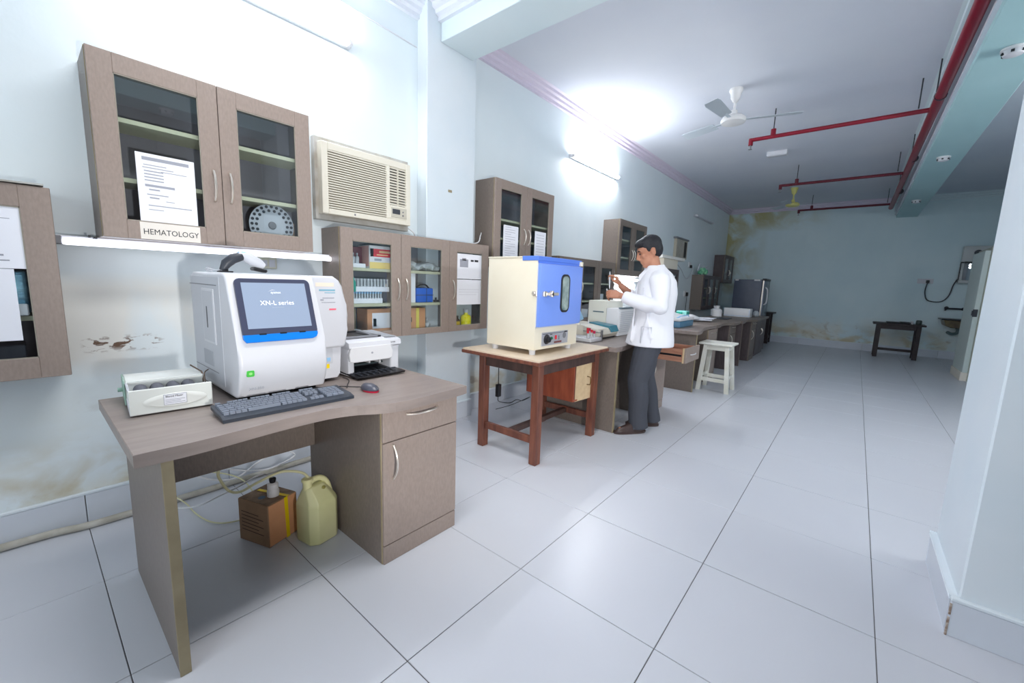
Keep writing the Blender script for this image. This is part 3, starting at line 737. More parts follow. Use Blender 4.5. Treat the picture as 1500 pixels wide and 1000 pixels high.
# ------------------------------------------------------------------ desks
def desk_parts(t, lab='A', ox=0, wide=False, far=False):
    """built at y 0..1.185 of the thing"""
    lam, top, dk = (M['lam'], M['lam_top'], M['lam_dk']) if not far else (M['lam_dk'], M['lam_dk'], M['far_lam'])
    if wide:
        fr = [(.80, 0), (.815, .06), (.80, .22), (.77, .36), (.735, .52), (.715, .7), (.71, .85), (.72, 1.0), (.735, 1.195)]
    else:
        fr = [(.735, 0), (.737, .10), (.733, .18), (.723, .26), (.708, .38), (.703, .5), (.708, .58), (.735, .66), (.775, .72), (.805, .79), (.815, .88), (.812, 1.0), (.80, 1.195)]
    pts = [(x, y) for x, y in ([Vector((a, b, 0))[:2] for a, b in fr])]
    sp = spline([(x, y, 0) for x, y in pts], 3)
    poly = [(0.0, 0.0)]+[(p.x, p.y) for p in sp]+[(0.0, 1.195)]
    O = worg(t)
    mb = MB(); mb.prism([(x+O.x, y+O.y) for x, y in poly], 'z', .71, .75, .002)
    obj('desktop', mb, top, t)
    B = lambda a, b, bev=.0015: MB().box(Vector(a)+Vector((O.x, O.y, 0)), Vector(b)+Vector((O.x, O.y, 0)), bev)
    xl = .72 if not wide else .785
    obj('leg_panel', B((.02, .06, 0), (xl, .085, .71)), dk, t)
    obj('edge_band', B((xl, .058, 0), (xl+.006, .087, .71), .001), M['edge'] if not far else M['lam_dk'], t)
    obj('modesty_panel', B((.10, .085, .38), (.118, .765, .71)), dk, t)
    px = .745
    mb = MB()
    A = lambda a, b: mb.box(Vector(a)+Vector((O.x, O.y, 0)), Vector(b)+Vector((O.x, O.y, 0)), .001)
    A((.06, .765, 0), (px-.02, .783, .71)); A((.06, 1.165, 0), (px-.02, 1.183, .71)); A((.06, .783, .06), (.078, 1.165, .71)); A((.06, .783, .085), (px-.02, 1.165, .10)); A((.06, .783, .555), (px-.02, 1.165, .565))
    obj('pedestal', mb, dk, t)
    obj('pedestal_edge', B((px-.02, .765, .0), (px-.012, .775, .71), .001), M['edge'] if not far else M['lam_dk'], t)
    obj('plinth', B((px-.022, .768, 0), (px-.002, 1.183, .085)), lam, t)
    return B, px, lam
def desk(label, x, y, wide=False, far=False, open_drawer=False, handles=True, group=None):
    t = thing('desk', label, 'desk', (x, y, 0), group=group)
    B, px, lam = desk_parts(t, wide=wide, far=far)
    O = worg(t)
    if not open_drawer:
        dr = obj('drawer', B((px-.018, .768, .562), (px, 1.183, .706), .002), lam, t)
        WORG[dr.name] = O
        handle_h(px+O.x, .885+O.y, 1.055+O.y, .665, M['chrome'], dr)
    else:
        dr = obj('drawer', B((px+.30, .768, .565), (px+.318, 1.183, .704), .002), lam, t); WORG[dr.name] = O
        mb = MB(); z0, z1 = .572, .69
        for a, b in (((px-.1, .79, z0), (px+.30, .803, z1)), ((px-.1, 1.15, z0), (px+.30, 1.163, z1)), ((px-.1, .803, z0), (px-.085, 1.15, z1)), ((px-.085, .803, z0), (px+.3, 1.15, z0+.008))):
            mb.box(Vector(a)+Vector((O.x, O.y, 0)), Vector(b)+Vector((O.x, O.y, 0)))
        obj('drawer_box', mb, M['rawwood'], dr)
        mb = MB(); mb.box((px+O.x-.05, .784+O.y, .622), (px+O.x+.27, .791+O.y, .64), .001); obj('runner', mb, M['black'], dr)
        mb = MB(); mb.box((px+O.x+.285, .769+O.y-.003, .565), (px+O.x+.30, .79+O.y, .704), .001); obj('edge_strip', mb, M['ply'], dr)
        handle_h(px+.318+O.x, .90+O.y, 1.05+O.y, .635, M['white'], dr, bow=.012)
    dd = obj('door', B((px-.018, .768, .09), (px, 1.183, .558), .002), lam, t); WORG[dd.name] = O
    if handles: handle_v(px+O.x, .815+O.y, .39, .545, M['chrome'], dd, bow=.026, r=.005)
    return t
desk('taupe wavy-fronted desk nearest the camera, carrying the white analyzer', 0, .04)
desk('taupe desk the man leans on, with its drawer pulled out', 0, 2.99, open_drawer=True)
desk('taupe desk just beyond the open drawer, behind the white stool', 0, 4.98, wide=True)
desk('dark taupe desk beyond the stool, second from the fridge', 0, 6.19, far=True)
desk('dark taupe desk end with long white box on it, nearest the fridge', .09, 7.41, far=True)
# low dark cupboard next to the fridge
t = thing('low_cupboard', 'dark low cupboard between the last desk and the fridge', 'cupboard', (.0, 8.75, 0))
obj('carcass', MB().box((.05, 8.75, 0), (.80, 9.75, .70), .003), M['far_lam'], t)
obj('worktop', MB().box((.0, 8.72, .70), (.86, 9.78, .74), .003), M['lam_dk'], t)
for k in range(2):
    dr = obj('door', MB().box((.80, 8.77+k*.49, .06), (.82, 9.25+k*.49, .69), .002), M['far_lam'], t); handle_v(.82, 9.21+k*.08, .4, .52, M['chrome'], dr)
# ------------------------------------------------------------------ wooden table with hung cupboard
t = thing('wooden_table', 'old red-brown wooden table with a beige top carrying the blue incubator', 'table', (.3, 2.5, 0))
obj('tabletop', MB().box((-.05, 2.01, .738), (.665, 2.98, .752), .002), M['ttop'], t)
obj('top_edge', MB().box((-.058, 2.002, .715), (.673, 2.988, .740), .004), M['wood'], t)
for x in (.075, .575):
    for y in (2.06, 2.84):
        obj('leg', MB().box((x, y, 0), (x+.06, y+.06, .715), .004), M['wood'], t)
for y in (2.072, 2.865): obj('apron', MB().box((.135, y, .635), (.575, y+.022, .715), .002), M['wood_dk'], t)
for x in (.085, .605): obj('apron', MB().box((x, 2.12, .635), (x+.022, 2.84, .715), .002), M['wood_dk'], t)
for y in (2.075, 2.855): obj('stretcher', MB().box((.135, y, .145), (.575, y+.03, .195), .003), M['wood'], t)
obj('stretcher', MB().box((.335, 2.105, .15), (.375, 2.855, .19), .003), M['wood_dk'], t)
cb = obj('hung_cupboard', MB().box((.12, 2.60, .335), (.585, 2.615, .66), .002).box((.12, 2.905, .335), (.585, 2.92, .66), .002).box((.12, 2.615, .335), (.585, 2.905, .35), .002).box((.12, 2.615, .35), (.135, 2.905, .66)).box((.12, 2.60, .66), (.60, 2.92, .672)), M['wood_red'], t)
WORG[cb.name] = WORG[t.name]
mb = MB().box((.59, 2.63, .33), (.612, 2.925, .665), .002); mb.xf(Matrix.Translation((.6, 2.925, 0))@Matrix.Rotation(math.radians(-6), 4, 'Z')@Matrix.Translation((-.6, -2.925, 0)))
dd = obj('cupboard_door', mb, M['ply'], t, label='pale plywood door standing ajar'); WORG[dd.name] = WORG[t.name]
mb = MB().box((.588, 2.624, .328), (.613, 2.634, .667), .002); mb.xf(Matrix.Translation((.6, 2.925, 0))@Matrix.Rotation(math.radians(-6), 4, 'Z')@Matrix.Translation((-.6, -2.925, 0)))
obj('edge_strip', mb, M['wood'], dd)
obj('handle', MB().tube([(.645, 2.70, .475), (.672, 2.70, .478), (.676, 2.70, .505), (.672, 2.70, .538), (.645, 2.70, .54)], .004, 8), mat('brass', (120, 92, 50), .35, .9), dd, True)
# ------------------------------------------------------------------ stool
t = thing('stool', 'white painted wooden stool with splayed legs standing by the desks', 'stool', (.95, 5.45, 0))
obj('seat', MB().box((.755, 5.27, .575), (1.135, 5.62, .60), .006), M['whitewood'], t)
def splay(x0, y0, x1, y1, w=.045, z1=.575):
    mb = MB(); r = bmesh.ops.create_cube(mb.bm, size=1)
    for v in r['verts']:
        top = v.co.z > 0; cx, cy = (x1, y1) if top else (x0, y0)
        v.co = Vector((cx+v.co.x*w, cy+v.co.y*w, z1 if top else 0))
    return mb
for sx in (-1, 1):
    for sy in (-1, 1):
        obj('leg', splay(.955+sx*.165, 5.445+sy*.155, .95+sx*.12, 5.445+sy*.115), M['whitewood'], t)
for sy in (-1, 1):
    obj('apron', MB().box((.83, 5.435+sy*.115, .51), (1.07, 5.455+sy*.115, .573), .002), M['whitewood'], t)
    obj('stretcher', MB().box((.80, 5.433+sy*.145, .12), (1.11, 5.457+sy*.145, .165), .002), M['whitewood'], t)
for sx in (-1, 1):
    obj('apron', MB().box((.94+sx*.12, 5.33, .51), (.96+sx*.12, 5.56, .573), .002), M['whitewood'], t)
    obj('stretcher', MB().box((.945+sx*.152, 5.30, .16), (.965+sx*.152, 5.59, .2), .002), M['whitewood'], t)
# ------------------------------------------------------------------ air conditioners
t = thing('air_conditioner', 'cream window air conditioner with a fine louvred grille on the left wall', 'air conditioner', (WX, 1.52, 1.66))
a0, a1, z0, z1 = 1.183, 1.862, 1.655, 2.10
obj('wall_frame', MB().box((WX, a0-.02, z0-.035), (-.555, a1+.018, z1+.035), .003), M['rust'], t)
mb = MB(); fx = -.50
mb.box((-.56, a0, z0), (fx-.02, a1, z1), .004)
obj('casing', mb, M['ac'], t)
mb = MB()   # front fascia with openings
gl0, gl1, gr0, gr1 = 1.225, 1.655, 1.682, 1.822
mb.box((fx-.02, a0, z0), (fx, gl0, z1), .003); mb.box((fx-.02, gr1, z0), (fx, a1, z1), .003)
mb.box((fx-.02, gl0, 2.055), (fx, gr1, z1), .003); mb.box((fx-.02, gl0, z0), (fx, gr1, 1.69), .003)
mb.box((fx-.02, gl1, 1.69), (fx, gr0, 2.055), .002); mb.box((fx-.02, gr0, 1.69), (fx, gr1, 1.785), .002)
obj('fascia', mb, M['ac'], t)
obj('shade_backing', MB().box((fx-.0195, gl0, 1.69), (fx-.0165, gl1, 2.055)), mat('ac_shade_backing', (150, 144, 128), .7), t)  # dark backing sheet, paints the shade between the intake slats
obj('dark_cavity', MB().box((fx-.0195, gr0, 1.785), (fx-.018, gr1, 2.055)), M['acdk'], t)
mb = MB()
for k in range(24):
    z = 1.70+k*.0152; mb.box((fx-.012, gl0, z-.0035), (fx-.001, gl1, z+.0045), rot=(0, .25, 0))
obj('intake_louvres', mb, M['ac'], t, kind='stuff')
mb = MB()
for k in range(14):
    z = 1.795+k*.0195; mb.box((fx-.016, gr0, z-.004), (fx-.001, gr1, z+.005), rot=(0, .5, 0))
mb.box((fx-.017, 1.75, 1.785), (fx-.004, 1.758, 2.055))
obj('outlet_louvres', mb, M['ac'], t, kind='stuff')
cp = obj('control_panel', MB().box((fx, 1.69, 1.70), (fx+.004, 1.825, 1.772), .002), mat('panel_beige', (196, 192, 178), .4), t)
WORG[cp.name] = WORG[t.name]
obj('display', MB().box((fx+.004, 1.70, 1.725), (fx+.0055, 1.765, 1.76)), M['dark'], cp)
obj('knob', MB().lathe([(.006, 0), (.006, .005)], (fx+.004, 1.79, 1.72), 12, 'x').lathe([(.005, 0), (.005, .005)], (fx+.004, 1.79, 1.745), 12, 'x'), M['midgrey'], cp)
obj('badge', MB().box((fx, 1.40, 1.668), (fx+.002, 1.41, 1.68)), M['midgrey'], t)
single('power_cable', MB().tube(spline([(WX+.02, 1.86, 1.665), (-.56, 1.93, 1.62), (-.57, 1.99, 1.575), (-.46, 2.15, 1.57), (-.455, 2.35, 1.572), (-.45, 2.54, 1.59), (-.47, 2.60, 1.66), (-.50, 2.64, 1.69)]), .005, 8), M['offwhite'], 'white cable running from the air conditioner over the low cabinet top', 'cable', (-.5, 2.1, 1.6), smooth=True)
t = thing('air_conditioner', 'small distant beige window air conditioner above the dark cabinet row', 'air conditioner', (WX, 8.3, 1.85))
obj('wall_frame', MB().box((WX, 7.95, 2.19), (-.53, 8.68, 2.22), .003), M['midgrey'], t)
obj('fascia', MB().box((WX, 8.0, 1.83), (-.55, 8.66, 2.19), .004), mat('beige_far', (178, 172, 156), .5), t)
mb = MB()
for k in range(16): mb.box((-.55, 8.03, 1.85+k*.021), (-.545, 8.42, 1.86+k*.021))
obj('intake_louvres', mb, M['rust'], t, kind='stuff')
obj('outlet', MB().box((-.55, 8.46, 1.86), (-.546, 8.60, 2.16)), M['acdk'], t)
t = thing('stabiliser', 'white wall-mounted voltage box with flat lid beside the man\'s shoulder', 'electrical box', (WX, 7.4, 1.6))
obj('box_body', MB().box((WX, 6.95, 1.58), (-.38, 7.66, 1.75), .004), mat('stab_cream', (238, 230, 214), .4), t)
obj('lid', MB().box((WX, 6.8, 1.75), (-.35, 7.95, 1.80), .005), mat('stab_lid', (246, 244, 238), .4), t)
obj('socket_panel', MB().box((-.5, 7.62, 1.66), (-.42, 7.63, 1.72)), M['midgrey'], t)
single('power_cable', MB().tube(spline([(-.5, 7.95, 1.72), (-.52, 8.3, 1.62), (-.55, 8.75, 1.45), (-.56, 9.1, 1.55), (-.57, 9.2, 1.72)]), .007, 6), M['greyp'], 'grey cable looping down from the white voltage box', 'cable', (-.55, 8.6, 1.5), smooth=True)
t = thing('wall_socket', 'white wall socket with a dark plug above the low far cabinet', 'socket', (WX, 9.0, 1.65))
obj('plate', MB().box((WX, 8.98, 1.70), (WX+.02, 9.12, 1.80), .003), M['offwhite'], t)
obj('plug', MB().box((WX+.02, 9.02, 1.68), (WX+.06, 9.07, 1.74), .004), M['black'], t)
t = thing('wall_socket', 'small wall socket with black plug and cord low between far cabinets', 'socket', (WX, 8.9, 1.1))
obj('plate', MB().box((WX, 8.84, 1.08), (WX+.02, 8.98, 1.2), .003), M['offwhite'], t)
obj('plug', MB().box((WX+.02, 8.92, 1.09), (WX+.06, 8.97, 1.17), .004).tube([(WX+.04, 8.95, 1.1), (WX+.03, 8.96, .75)], .006, 6), M['black'], t)
t = thing('socket_panel', 'cream electrical socket panel on the wall behind the barcode scanner', 'socket', (WX, .85, 1.3))
obj('plate', MB().box((WX, .79, 1.285), (WX+.014, .925, 1.352), .003), mat('socket_cream', (200, 200, 184), .5), t)
obj('switches', MB().box((WX+.014, .80, 1.30), (WX+.018, .83, 1.335), .001).box((WX+.014, .84, 1.30), (WX+.018, .87, 1.335), .001).box((WX+.014, .88, 1.295), (WX+.016, .915, 1.34), .001), M['greyp'], t)
t = thing('wall_bracket', 'small cream mark plate high on the pilaster', 'plate', (-.48, 2.2, 1.96))
obj('plate', MB().box((-.48, 2.22, 1.97), (-.476, 2.26, 1.99), .001), M['edge'], t)

# ------------------------------------------------------------------ the blood analyzer
A = thing('blood_analyzer', 'large white blood analyzer with a tilted touch screen and blue strip on the near desk', 'analyzer', (.15, .6, .75))
prof = [(-.13, .765), (.375, .765), (.415, .775), (.437, .82), (.452, .88), (.448, .94), (.43, .99), (.352, 1.222), (.335, 1.246), (.30, 1.253), (-.11, 1.253), (-.145, 1.24), (-.155, 1.20)]
mb = MB(); mb.prism(prof, 'y', .388, .725, .013, 3)
obj('main_housing', mb, M['white'], A, True)
obj('base', MB().box((-.11, .405, .75), (.36, .71, .768)), M['black'], A)
sd = obj('side_panel', MB().box((-.135, .3865, .79), (.27, .3885, 1.235), .001), M['greyp'], A); WORG[sd.name] = WORG[A.name]
obj('panel_seam', MB().box((-.15, .3855, 1.199), (.24, .3862, 1.2025)), M['midgrey'], sd); obj('panel_seam', MB().box((-.13, .3855, .835), (.2, .3862, .838)), M['midgrey'], sd)
obj('slot_frame', MB().box((.035, .383, .955), (.20, .3866, 1.185), .002), M['white'], sd)
obj('slot_panel', MB().box((.045, .3822, .965), (.19, .3831, 1.175), .0005), M['greyp'], sd)
obj('slot', MB().box((.098, .3812, 1.02), (.108, .3823, 1.11)), M['dark'], sd)
obj('lower_vent', MB().box((.01, .3845, .855), (.14, .3862, .92), .001), mat('vent_grey', (168, 172, 180), .5), sd)
# screen, leaning back
ang = math.atan2(.43-.352, 1.222-.99)
R = Matrix.Translation((.3935, .552, 1.118))@Matrix.Rotation(-ang, 4, 'Y')
def rrect(w, h, r, n=5, cx=0, cy=0):
    out = []
    for (sx, sy, a0) in ((1, 1, 0), (-1, 1, 90), (-1, -1, 180), (1, -1, 270)):
        for k in range(n+1):
            a = math.radians(a0+90*k/n); out.append((cx+sx*(w/2-r)+r*math.cos(a), cy+sy*(h/2-r)+r*math.sin(a)))
    return out
SCW, SCH = .282, .238
bz = obj('screen_bezel', MB().prism(rrect(SCW, SCH, .018), 'x', -.004, .007, .0015).xf(R), mat('bezel', (66, 70, 92), .3), A, True); WORG[bz.name] = WORG[A.name]
M['lit_text'] = mat('screen_lettering', (236, 240, 246), .5, emit=.35)
scr = mat('screen_glass', (140, 154, 176), .15, emit=.12)
sc = obj('display', MB().box((.0068, -.120, -.084), (.0082, .120, .102)).xf(R), scr, bz)
def lean_text(s, size, y, z, m, parent, xs=1):
    cu_loc = R@Vector((.0084, y, z))
    return text(s, size, cu_loc, tuple((R.to_3x3()@Euler(FACE_X).to_matrix()).to_euler()), m, parent, depth=.0002, xs=xs)
lean_text('XN-L series', .026, .0, .018, M['lit_text'], bz)
lean_text('—————', .006, .0, .0, M['white'], bz, xs=1.5)
lean_text('sysmex', .013, .0, .062, M['lit_text'], bz)
obj('swoosh', MB().prism([(-.028, .066), (-.012, .074), (.0, .071), (-.012, .0715)], 'x', .0083, .0086).xf(R), M['white'], bz)
obj('blue_strip', MB().prism([(-.132, -.137), (.118, -.137), (.134, -.130), (.141, -.117), (.141, -.106), (-.141, -.106), (-.141, -.122)], 'x', -.002, .0075, .0015).xf(R), M['blue'], A, True)
for yy in (-.085, -.01, .065): obj('strip_button', MB().box((.007, yy, -.110), (.0085, yy+.025, -.104)).xf(R), M['black'], A)
bt = obj('start_button', MB().prism(rrect(.026, .024, .004, cx=.423, cy=.872), 'x', .448, .4535, .001), M['green'], A, True)
WORG[bt.name] = WORG[A.name]
obj('button_icon', MB().prism(rrect(.012, .01, .004, cx=.423, cy=.872), 'x', .4532, .4538), mat('lightgreen', (150, 225, 130), .4), bt)
text('XN-350', .016, (.4335, .447, .806), tuple((Matrix.Rotation(math.radians(15), 3, 'Y')@Euler(FACE_X).to_matrix()).to_euler()), mat('dull_silver_lettering', (176, 182, 192), .4), A)
# right-hand module
rp = [(.70, .915), (.872, .915), (.884, .925), (.893, 1.0), (.898, 1.07), (.89, 1.12), (.872, 1.205), (.855, 1.235), (.828, 1.253), (.70, 1.253)]
obj('side_module', MB().prism(rp, 'x', -.11, .315, .012, 3), M['white'], A, True)
obj('lower_module', MB().prism([(.70, .765), (.845, .765), (.86, .785), (.868, .92), (.70, .92)], 'x', -.09, .30, .008, 2), M['white'], A, True)
obj('module_foot', MB().box((-.07, .72, .75), (.25, .84, .767)), M['black'], A)
obj('cover_slot', MB().box((.299, .757, .84), (.3015, .822, .918), .001), M['greyp'], A)
obj('blue_label', MB().box((.3015, .775, .85), (.303, .81, .868)), M['paleblue'], A)
obj('yellow_label', MB().box((.3, .78, .817), (.302, .805, .837)), M['yellow'], A)
fs = obj('stickers', MB().box((.315, .745, 1.205), (.3157, .83, 1.222)), mat('peach', (246, 226, 208), .6), A); WORG[fs.name] = WORG[A.name]
obj('sticker_text', MB().box((.315, .76, 1.184), (.3158, .835, 1.192)).box((.315, .785, 1.174), (.3158, .835, 1.178)), mat('stk_blue', (130, 180, 200), .6), fs)
obj('small_text', MB().box((.315, .775, 1.15), (.3158, .83, 1.154)).box((.315, .765, 1.14), (.3158, .78, 1.146)).box((.315, .77, 1.13), (.3158, .835, 1.133)), M['ink'], fs)
obj('red_mark', MB().box((.315, .805, 1.095), (.3158, .838, 1.103)), mat('stk_red', (240, 110, 130), .6), fs)
# barcode scanner on top
t = thing('barcode_scanner', 'grey and silver barcode scanner lying on top of the analyzer', 'scanner', (.15, .5, 1.254))
mb = MB(); mb.tube([(.15, .435, 1.262), (.15, .45, 1.29), (.15, .475, 1.312), (.15, .51, 1.325)], [.012, .02, .021, .018], 12); obj('grip', mb, M['dark'], t, True)
mb = MB(); mb.tube([(.15, .495, 1.335), (.15, .525, 1.325), (.15, .57, 1.296), (.15, .59, 1.282)], [.012, .022, .024, .018], 14); obj('head', mb, M['greyp'], t, True)
obj('scan_window', MB().box((.125, .545, 1.262), (.175, .6, 1.276), .004, rot=(-.2, 0, 0)), M['black'], t)
obj('blue_top', MB().ball((.15, .515, 1.338), (.014, .024, .008)), M['paleblue'], t, True)
obj('stand', MB().tube([(.15, .445, 1.256), (.15, .445, 1.275)], .012, 10).box((.13, .42, 1.254), (.17, .47, 1.26), .002), M['black'], t)
obj('cable', MB().tube(spline([(.15, .435, 1.262), (.14, .41, 1.262), (.08, .40, 1.27), (.03, .41, 1.262), (-.05, .45, 1.258)]), .003, 6), M['greyp'], t, True)

# ------------------------------------------------------------------ blood mixer (rotated)
t = thing('blood_mixer', 'open off-white tube mixer with dark rollers at the left end of the desk', 'mixer', (.352, .086, .75), math.radians(-4.5), local=True)
mg = mat('mixer_enamel', (222, 226, 222), .4); mgs = mat('mixer_green_side', (150, 182, 168), .45)
fp = obj('front_panel', MB().box((-.008, 0, .006), (0, .232, .094), .002), mg, t)
mb = MB(); mb.lathe([(.001, 0), (.06, .001), (.055, .003)], (0, 0, 0), 28, 'x', sx=1.5, sy=.42); mb.xf(Matrix.Translation((0, .125, .046))); obj('oval_panel', mb, mat('mixer_panel', (228, 231, 227), .35), fp, True)
lb = obj('label_plate', MB().box((.003, .09, .03), (.0042, .155, .068)), M['paper'], fp)
mb = MB(); 
for a, b in (((.0042, .09, .0665), (.0047, .155, .068)), ((.0042, .09, .03), (.0047, .155, .0312)), ((.0042, .09, .03), (.0047, .0912, .068)), ((.0042, .1538, .03), (.0047, .155, .068))): mb.box(a, b)
for k in range(3): mb.box((.0042, .094, .036+k*.0055), (.0046, .15-.012*(k % 2), .0375+k*.0055))
obj('label_print', mb, M['ink'], fp)
text('Blood Mixer', .0098, (.0044, .120, .060), FACE_X, M['inkdk'], fp)
obj('rear_housing', MB().box((-.335, .0, .004), (-.175, .235, .092), .004), mg, t)
obj('green_end', MB().box((-.337, -.004, .004), (-.175, -.0002, .094), .001), mgs, t)
obj('end_knob', MB().lathe([(.008, -.016), (.008, 0)], (-.25, -.003, .05), 10, 'y'), mgs, t)
obj('tray_floor', MB().box((-.18, .0, .004), (-.008, .232, .010)), M['greyp'], t)
obj('end_bar', MB().box((-.18, .0, .080), (-.008, .006, .088)).box((-.18, .0, .01), (-.008, .004, .03)), M['greyp'], t)
obj('inner_face', MB().box((-.181, .006, .01), (-.176, .232, .09)), mat('mixer_inner', (150, 158, 166), .45), t)
for k in range(4):
    obj('roller', MB().tube([(-.172, .04+k*.047, .058), (-.012, .04+k*.047, .058)], .021, 16), mat('roller_grey', (84, 86, 98), .45), t, True)
obj('wire_clip', MB().tube(spline([(-.26, .205, .118), (-.22, .228, .10), (-.19, .232, .096), (-.17, .232, .06)]), .0028, 6).tube(spline([(-.14, .246, .115), (-.16, .236, .098), (-.12, .232, .07), (-.10, .236, .03)]), .0022, 6).tube(spline([(-.16, .234, .09), (-.10, .226, .08), (-.03, .225, .075)]), .002, 6), mat('rusty_wire', (120, 104, 92), .4, .8), t, True)
# ------------------------------------------------------------------ keyboard and mouse
t = thing('keyboard', 'dark grey full-size keyboard along the front edge of the near desk', 'keyboard', (.55, .515, .75), math.radians(-1.5), local=True)
mb = MB(); mb.prism([(-.078, .012), (.05, .006), (.078, 0), (.078, .012), (.045, .019), (-.078, .028)], 'y', -.232, .232, .002); obj('body', mb, mat('kb_body', (48, 55, 66), .4), t, True)
mb = MB()
def krow(x, z, y0, y1, n, w=.0172, dpt=.0165):
    st = (y1-y0)/n
    for k in range(n): mb.prism([(x-dpt/2, z-.004), (x+dpt/2, z-.005), (x+dpt/2-.002, z+.0065), (x-dpt/2+.002, z+.0075)], 'y', y0+k*st+.001, y0+(k+1)*st-.001)
rows = [(-.062, .030), (-.037, .0275), (-.018, .0255), (.001, .0235), (.020, .0215), (.039, .0195)]
for i, (x, z) in enumerate(rows):
    if i == 0:
        krow(x, z, -.222, -.205, 1, dpt=.012)
        for g in range(3): krow(x, z, -.185+g*.075, -.119+g*.075, 4, dpt=.012)
        krow(x, z, .065, .12, 3, dpt=.012)
    elif i < 5:
        krow(x, z, -.222, .055, (15, 14, 13, 12)[i-1]); 
        if i < 3: krow(x, z, .068, .12, 3)
        if i == 4: krow(x, z, .085, .102, 1)
        krow(x, z, .132, .204, 4)
    else:
        krow(x, z, -.222, -.15, 4); krow(x, z, -.148, -.04, 1); krow(x, z, -.036, .055, 5); krow(x, z, .068, .12, 3); krow(x, z, .132, .204, 3)
obj('keys', mb, mat('kb_keys', (116, 124, 138), .38), t, kind='stuff')
t = thing('mouse', 'small dark grey computer mouse with red lower edge right of the keyboard', 'mouse', (.575, .852, .75), math.radians(8), local=True)
me = MB(); me.loft([((0, 0, .004), .048, .027), ((0, 0, .012), .052, .030), ((-.002, 0, .022), .045, .027), ((-.006, 0, .031), .03, .018), ((-.008, 0, .034), .01, .006)], 24); obj('body', me, mat('mouse_grey', (70, 72, 84), .3), t, True)
obj('red_rim', MB().loft([((.004, 0, .0), .044, .025), ((.004, 0, .004), .0475, .0275), ((.003, 0, .007), .050, .029)], 24), mat('mouse_red', (190, 24, 60), .35), t, True)
obj('wheel', MB().lathe([(.006, -.003), (.006, .003)], (-.034, 0, .021), 12, 'y'), M['black'], t)
obj('cable', MB().tube(spline([(-.05, 0, .01), (-.09, -.002, .004), (-.15, -.04, .004), (-.20, -.11, .004), (-.22, -.16, .004)]), .002, 6), M['black'], t, True)
# ------------------------------------------------------------------ printer
t = thing('printer', 'white and grey laser printer with its black front tray folded out, right of the analyzer', 'printer', (.17, 1.04, .75))
mb = MB()
mb.box((.02, .905, .755), (.29, .94, .90), .012, 2); mb.box((.02, 1.15, .755), (.29, 1.205, .93), .014, 3)
mb.box((.02, .92, .865), (.30, 1.16, .925), .012, 2); mb.box((.02, .92, .755), (.16, 1.16, .87))
mb.prism([(.02, .90), (.29, .89), (.305, .90), (.30, .925), (.25, .938), (.02, .945)], 'y', .905, 1.21, .006, 2)
obj('housing', mb, M['white'], t, True)
obj('front_cover', MB().prism([(.905, .868), (.915, .905), (1.14, .905), (1.155, .868), (1.15, .83), (1.13, .825), (.93, .825), (.91, .83)], 'x', .285, .306, .003), M['offwhite'], t, True)
mg2 = mat('printer_grey', (150, 154, 160), .4)
obj('top_panel', MB().prism([(.03, .942), (.26, .934), (.27, .938), (.03, .949)], 'y', 1.13, 1.20, .001), mg2, t)
obj('output_slot', MB().box((.06, .89, .935), (.245, 1.12, .9465)).box((.03, .89, .945), (.06, 1.12, .953)), M['black'], t)
obj('exit_ramp', MB().prism([(.07, .9465), (.22, .9465), (.20, .952), (.09, .96)], 'y', 1.07, 1.09).box((.23, .9, .94), (.25, 1.1, .95), .002), M['midgrey'], t)
obj('tray_bay', MB().box((.158, .93, .757), (.17, 1.15, .866)), M['dark'], t)
mb = MB()
for k in range(5): mb.box((.17, .95+k*.04, .80), (.20, .965+k*.04, .835))
mb.box((.17, .93, .79), (.215, 1.15, .797)); obj('pickup_rollers', mb, M['teal'] if 0 else mat('dk_greenish', (56, 70, 72), .4), t)
obj('paper_guide', MB().box((.17, 1.05, .80), (.24, 1.058, .85)).box((.17, 1.10, .80), (.26, 1.108, .848)), M['offwhite'], t)
obj('feed_tray', MB().prism([(.17, .765), (.38, .757), (.385, .765), (.17, .776)], 'y', .905, 1.18, .002), M['black'], t)
mb = MB()
for k in range(7): mb.box((.22, .93+k*.033, .770), (.37, .936+k*.033, .7735))
mb.box((.30, .91, .769), (.306, 1.17, .7735)); obj('tray_ribs', mb, M['dark'], t, kind='stuff')
obj('power_button', MB().lathe([(.009, 0), (.009, .004)], (.29, .925, .872), 16, 'x').lathe([(.012, 0), (.012, .002)], (.29, .925, .872), 16, 'x'), M['greyp'], t, True)
text('LaserJet', .009, (.3065, 1.155, .914), FACE_X, M['inkdk'], t)
obj('logo', MB().lathe([(.0055, 0), (.0055, .0012)], (.306, 1.03, .868), 16, 'x'), M['ink'], t, True)
single('power_cable', MB().tube(spline([(.02, 1.21, .80), (.05, 1.235, .78), (.12, 1.228, .756), (.2, 1.215, .755), (.26, 1.195, .77)]), .003, 6), M['black'], 'thin black cable curling at the right side of the printer', 'cable', (.1, 1.22, .756), smooth=True)
single('power_cable', MB().tube(spline([(.28, .88, .755), (.34, .88, .754), (.42, .83, .7535), (.47, .80, .7535)]), .002, 6), M['black'], 'thin dark cable lying between the analyzer and the mouse', 'cable', (.4, .85, .7535), smooth=True)

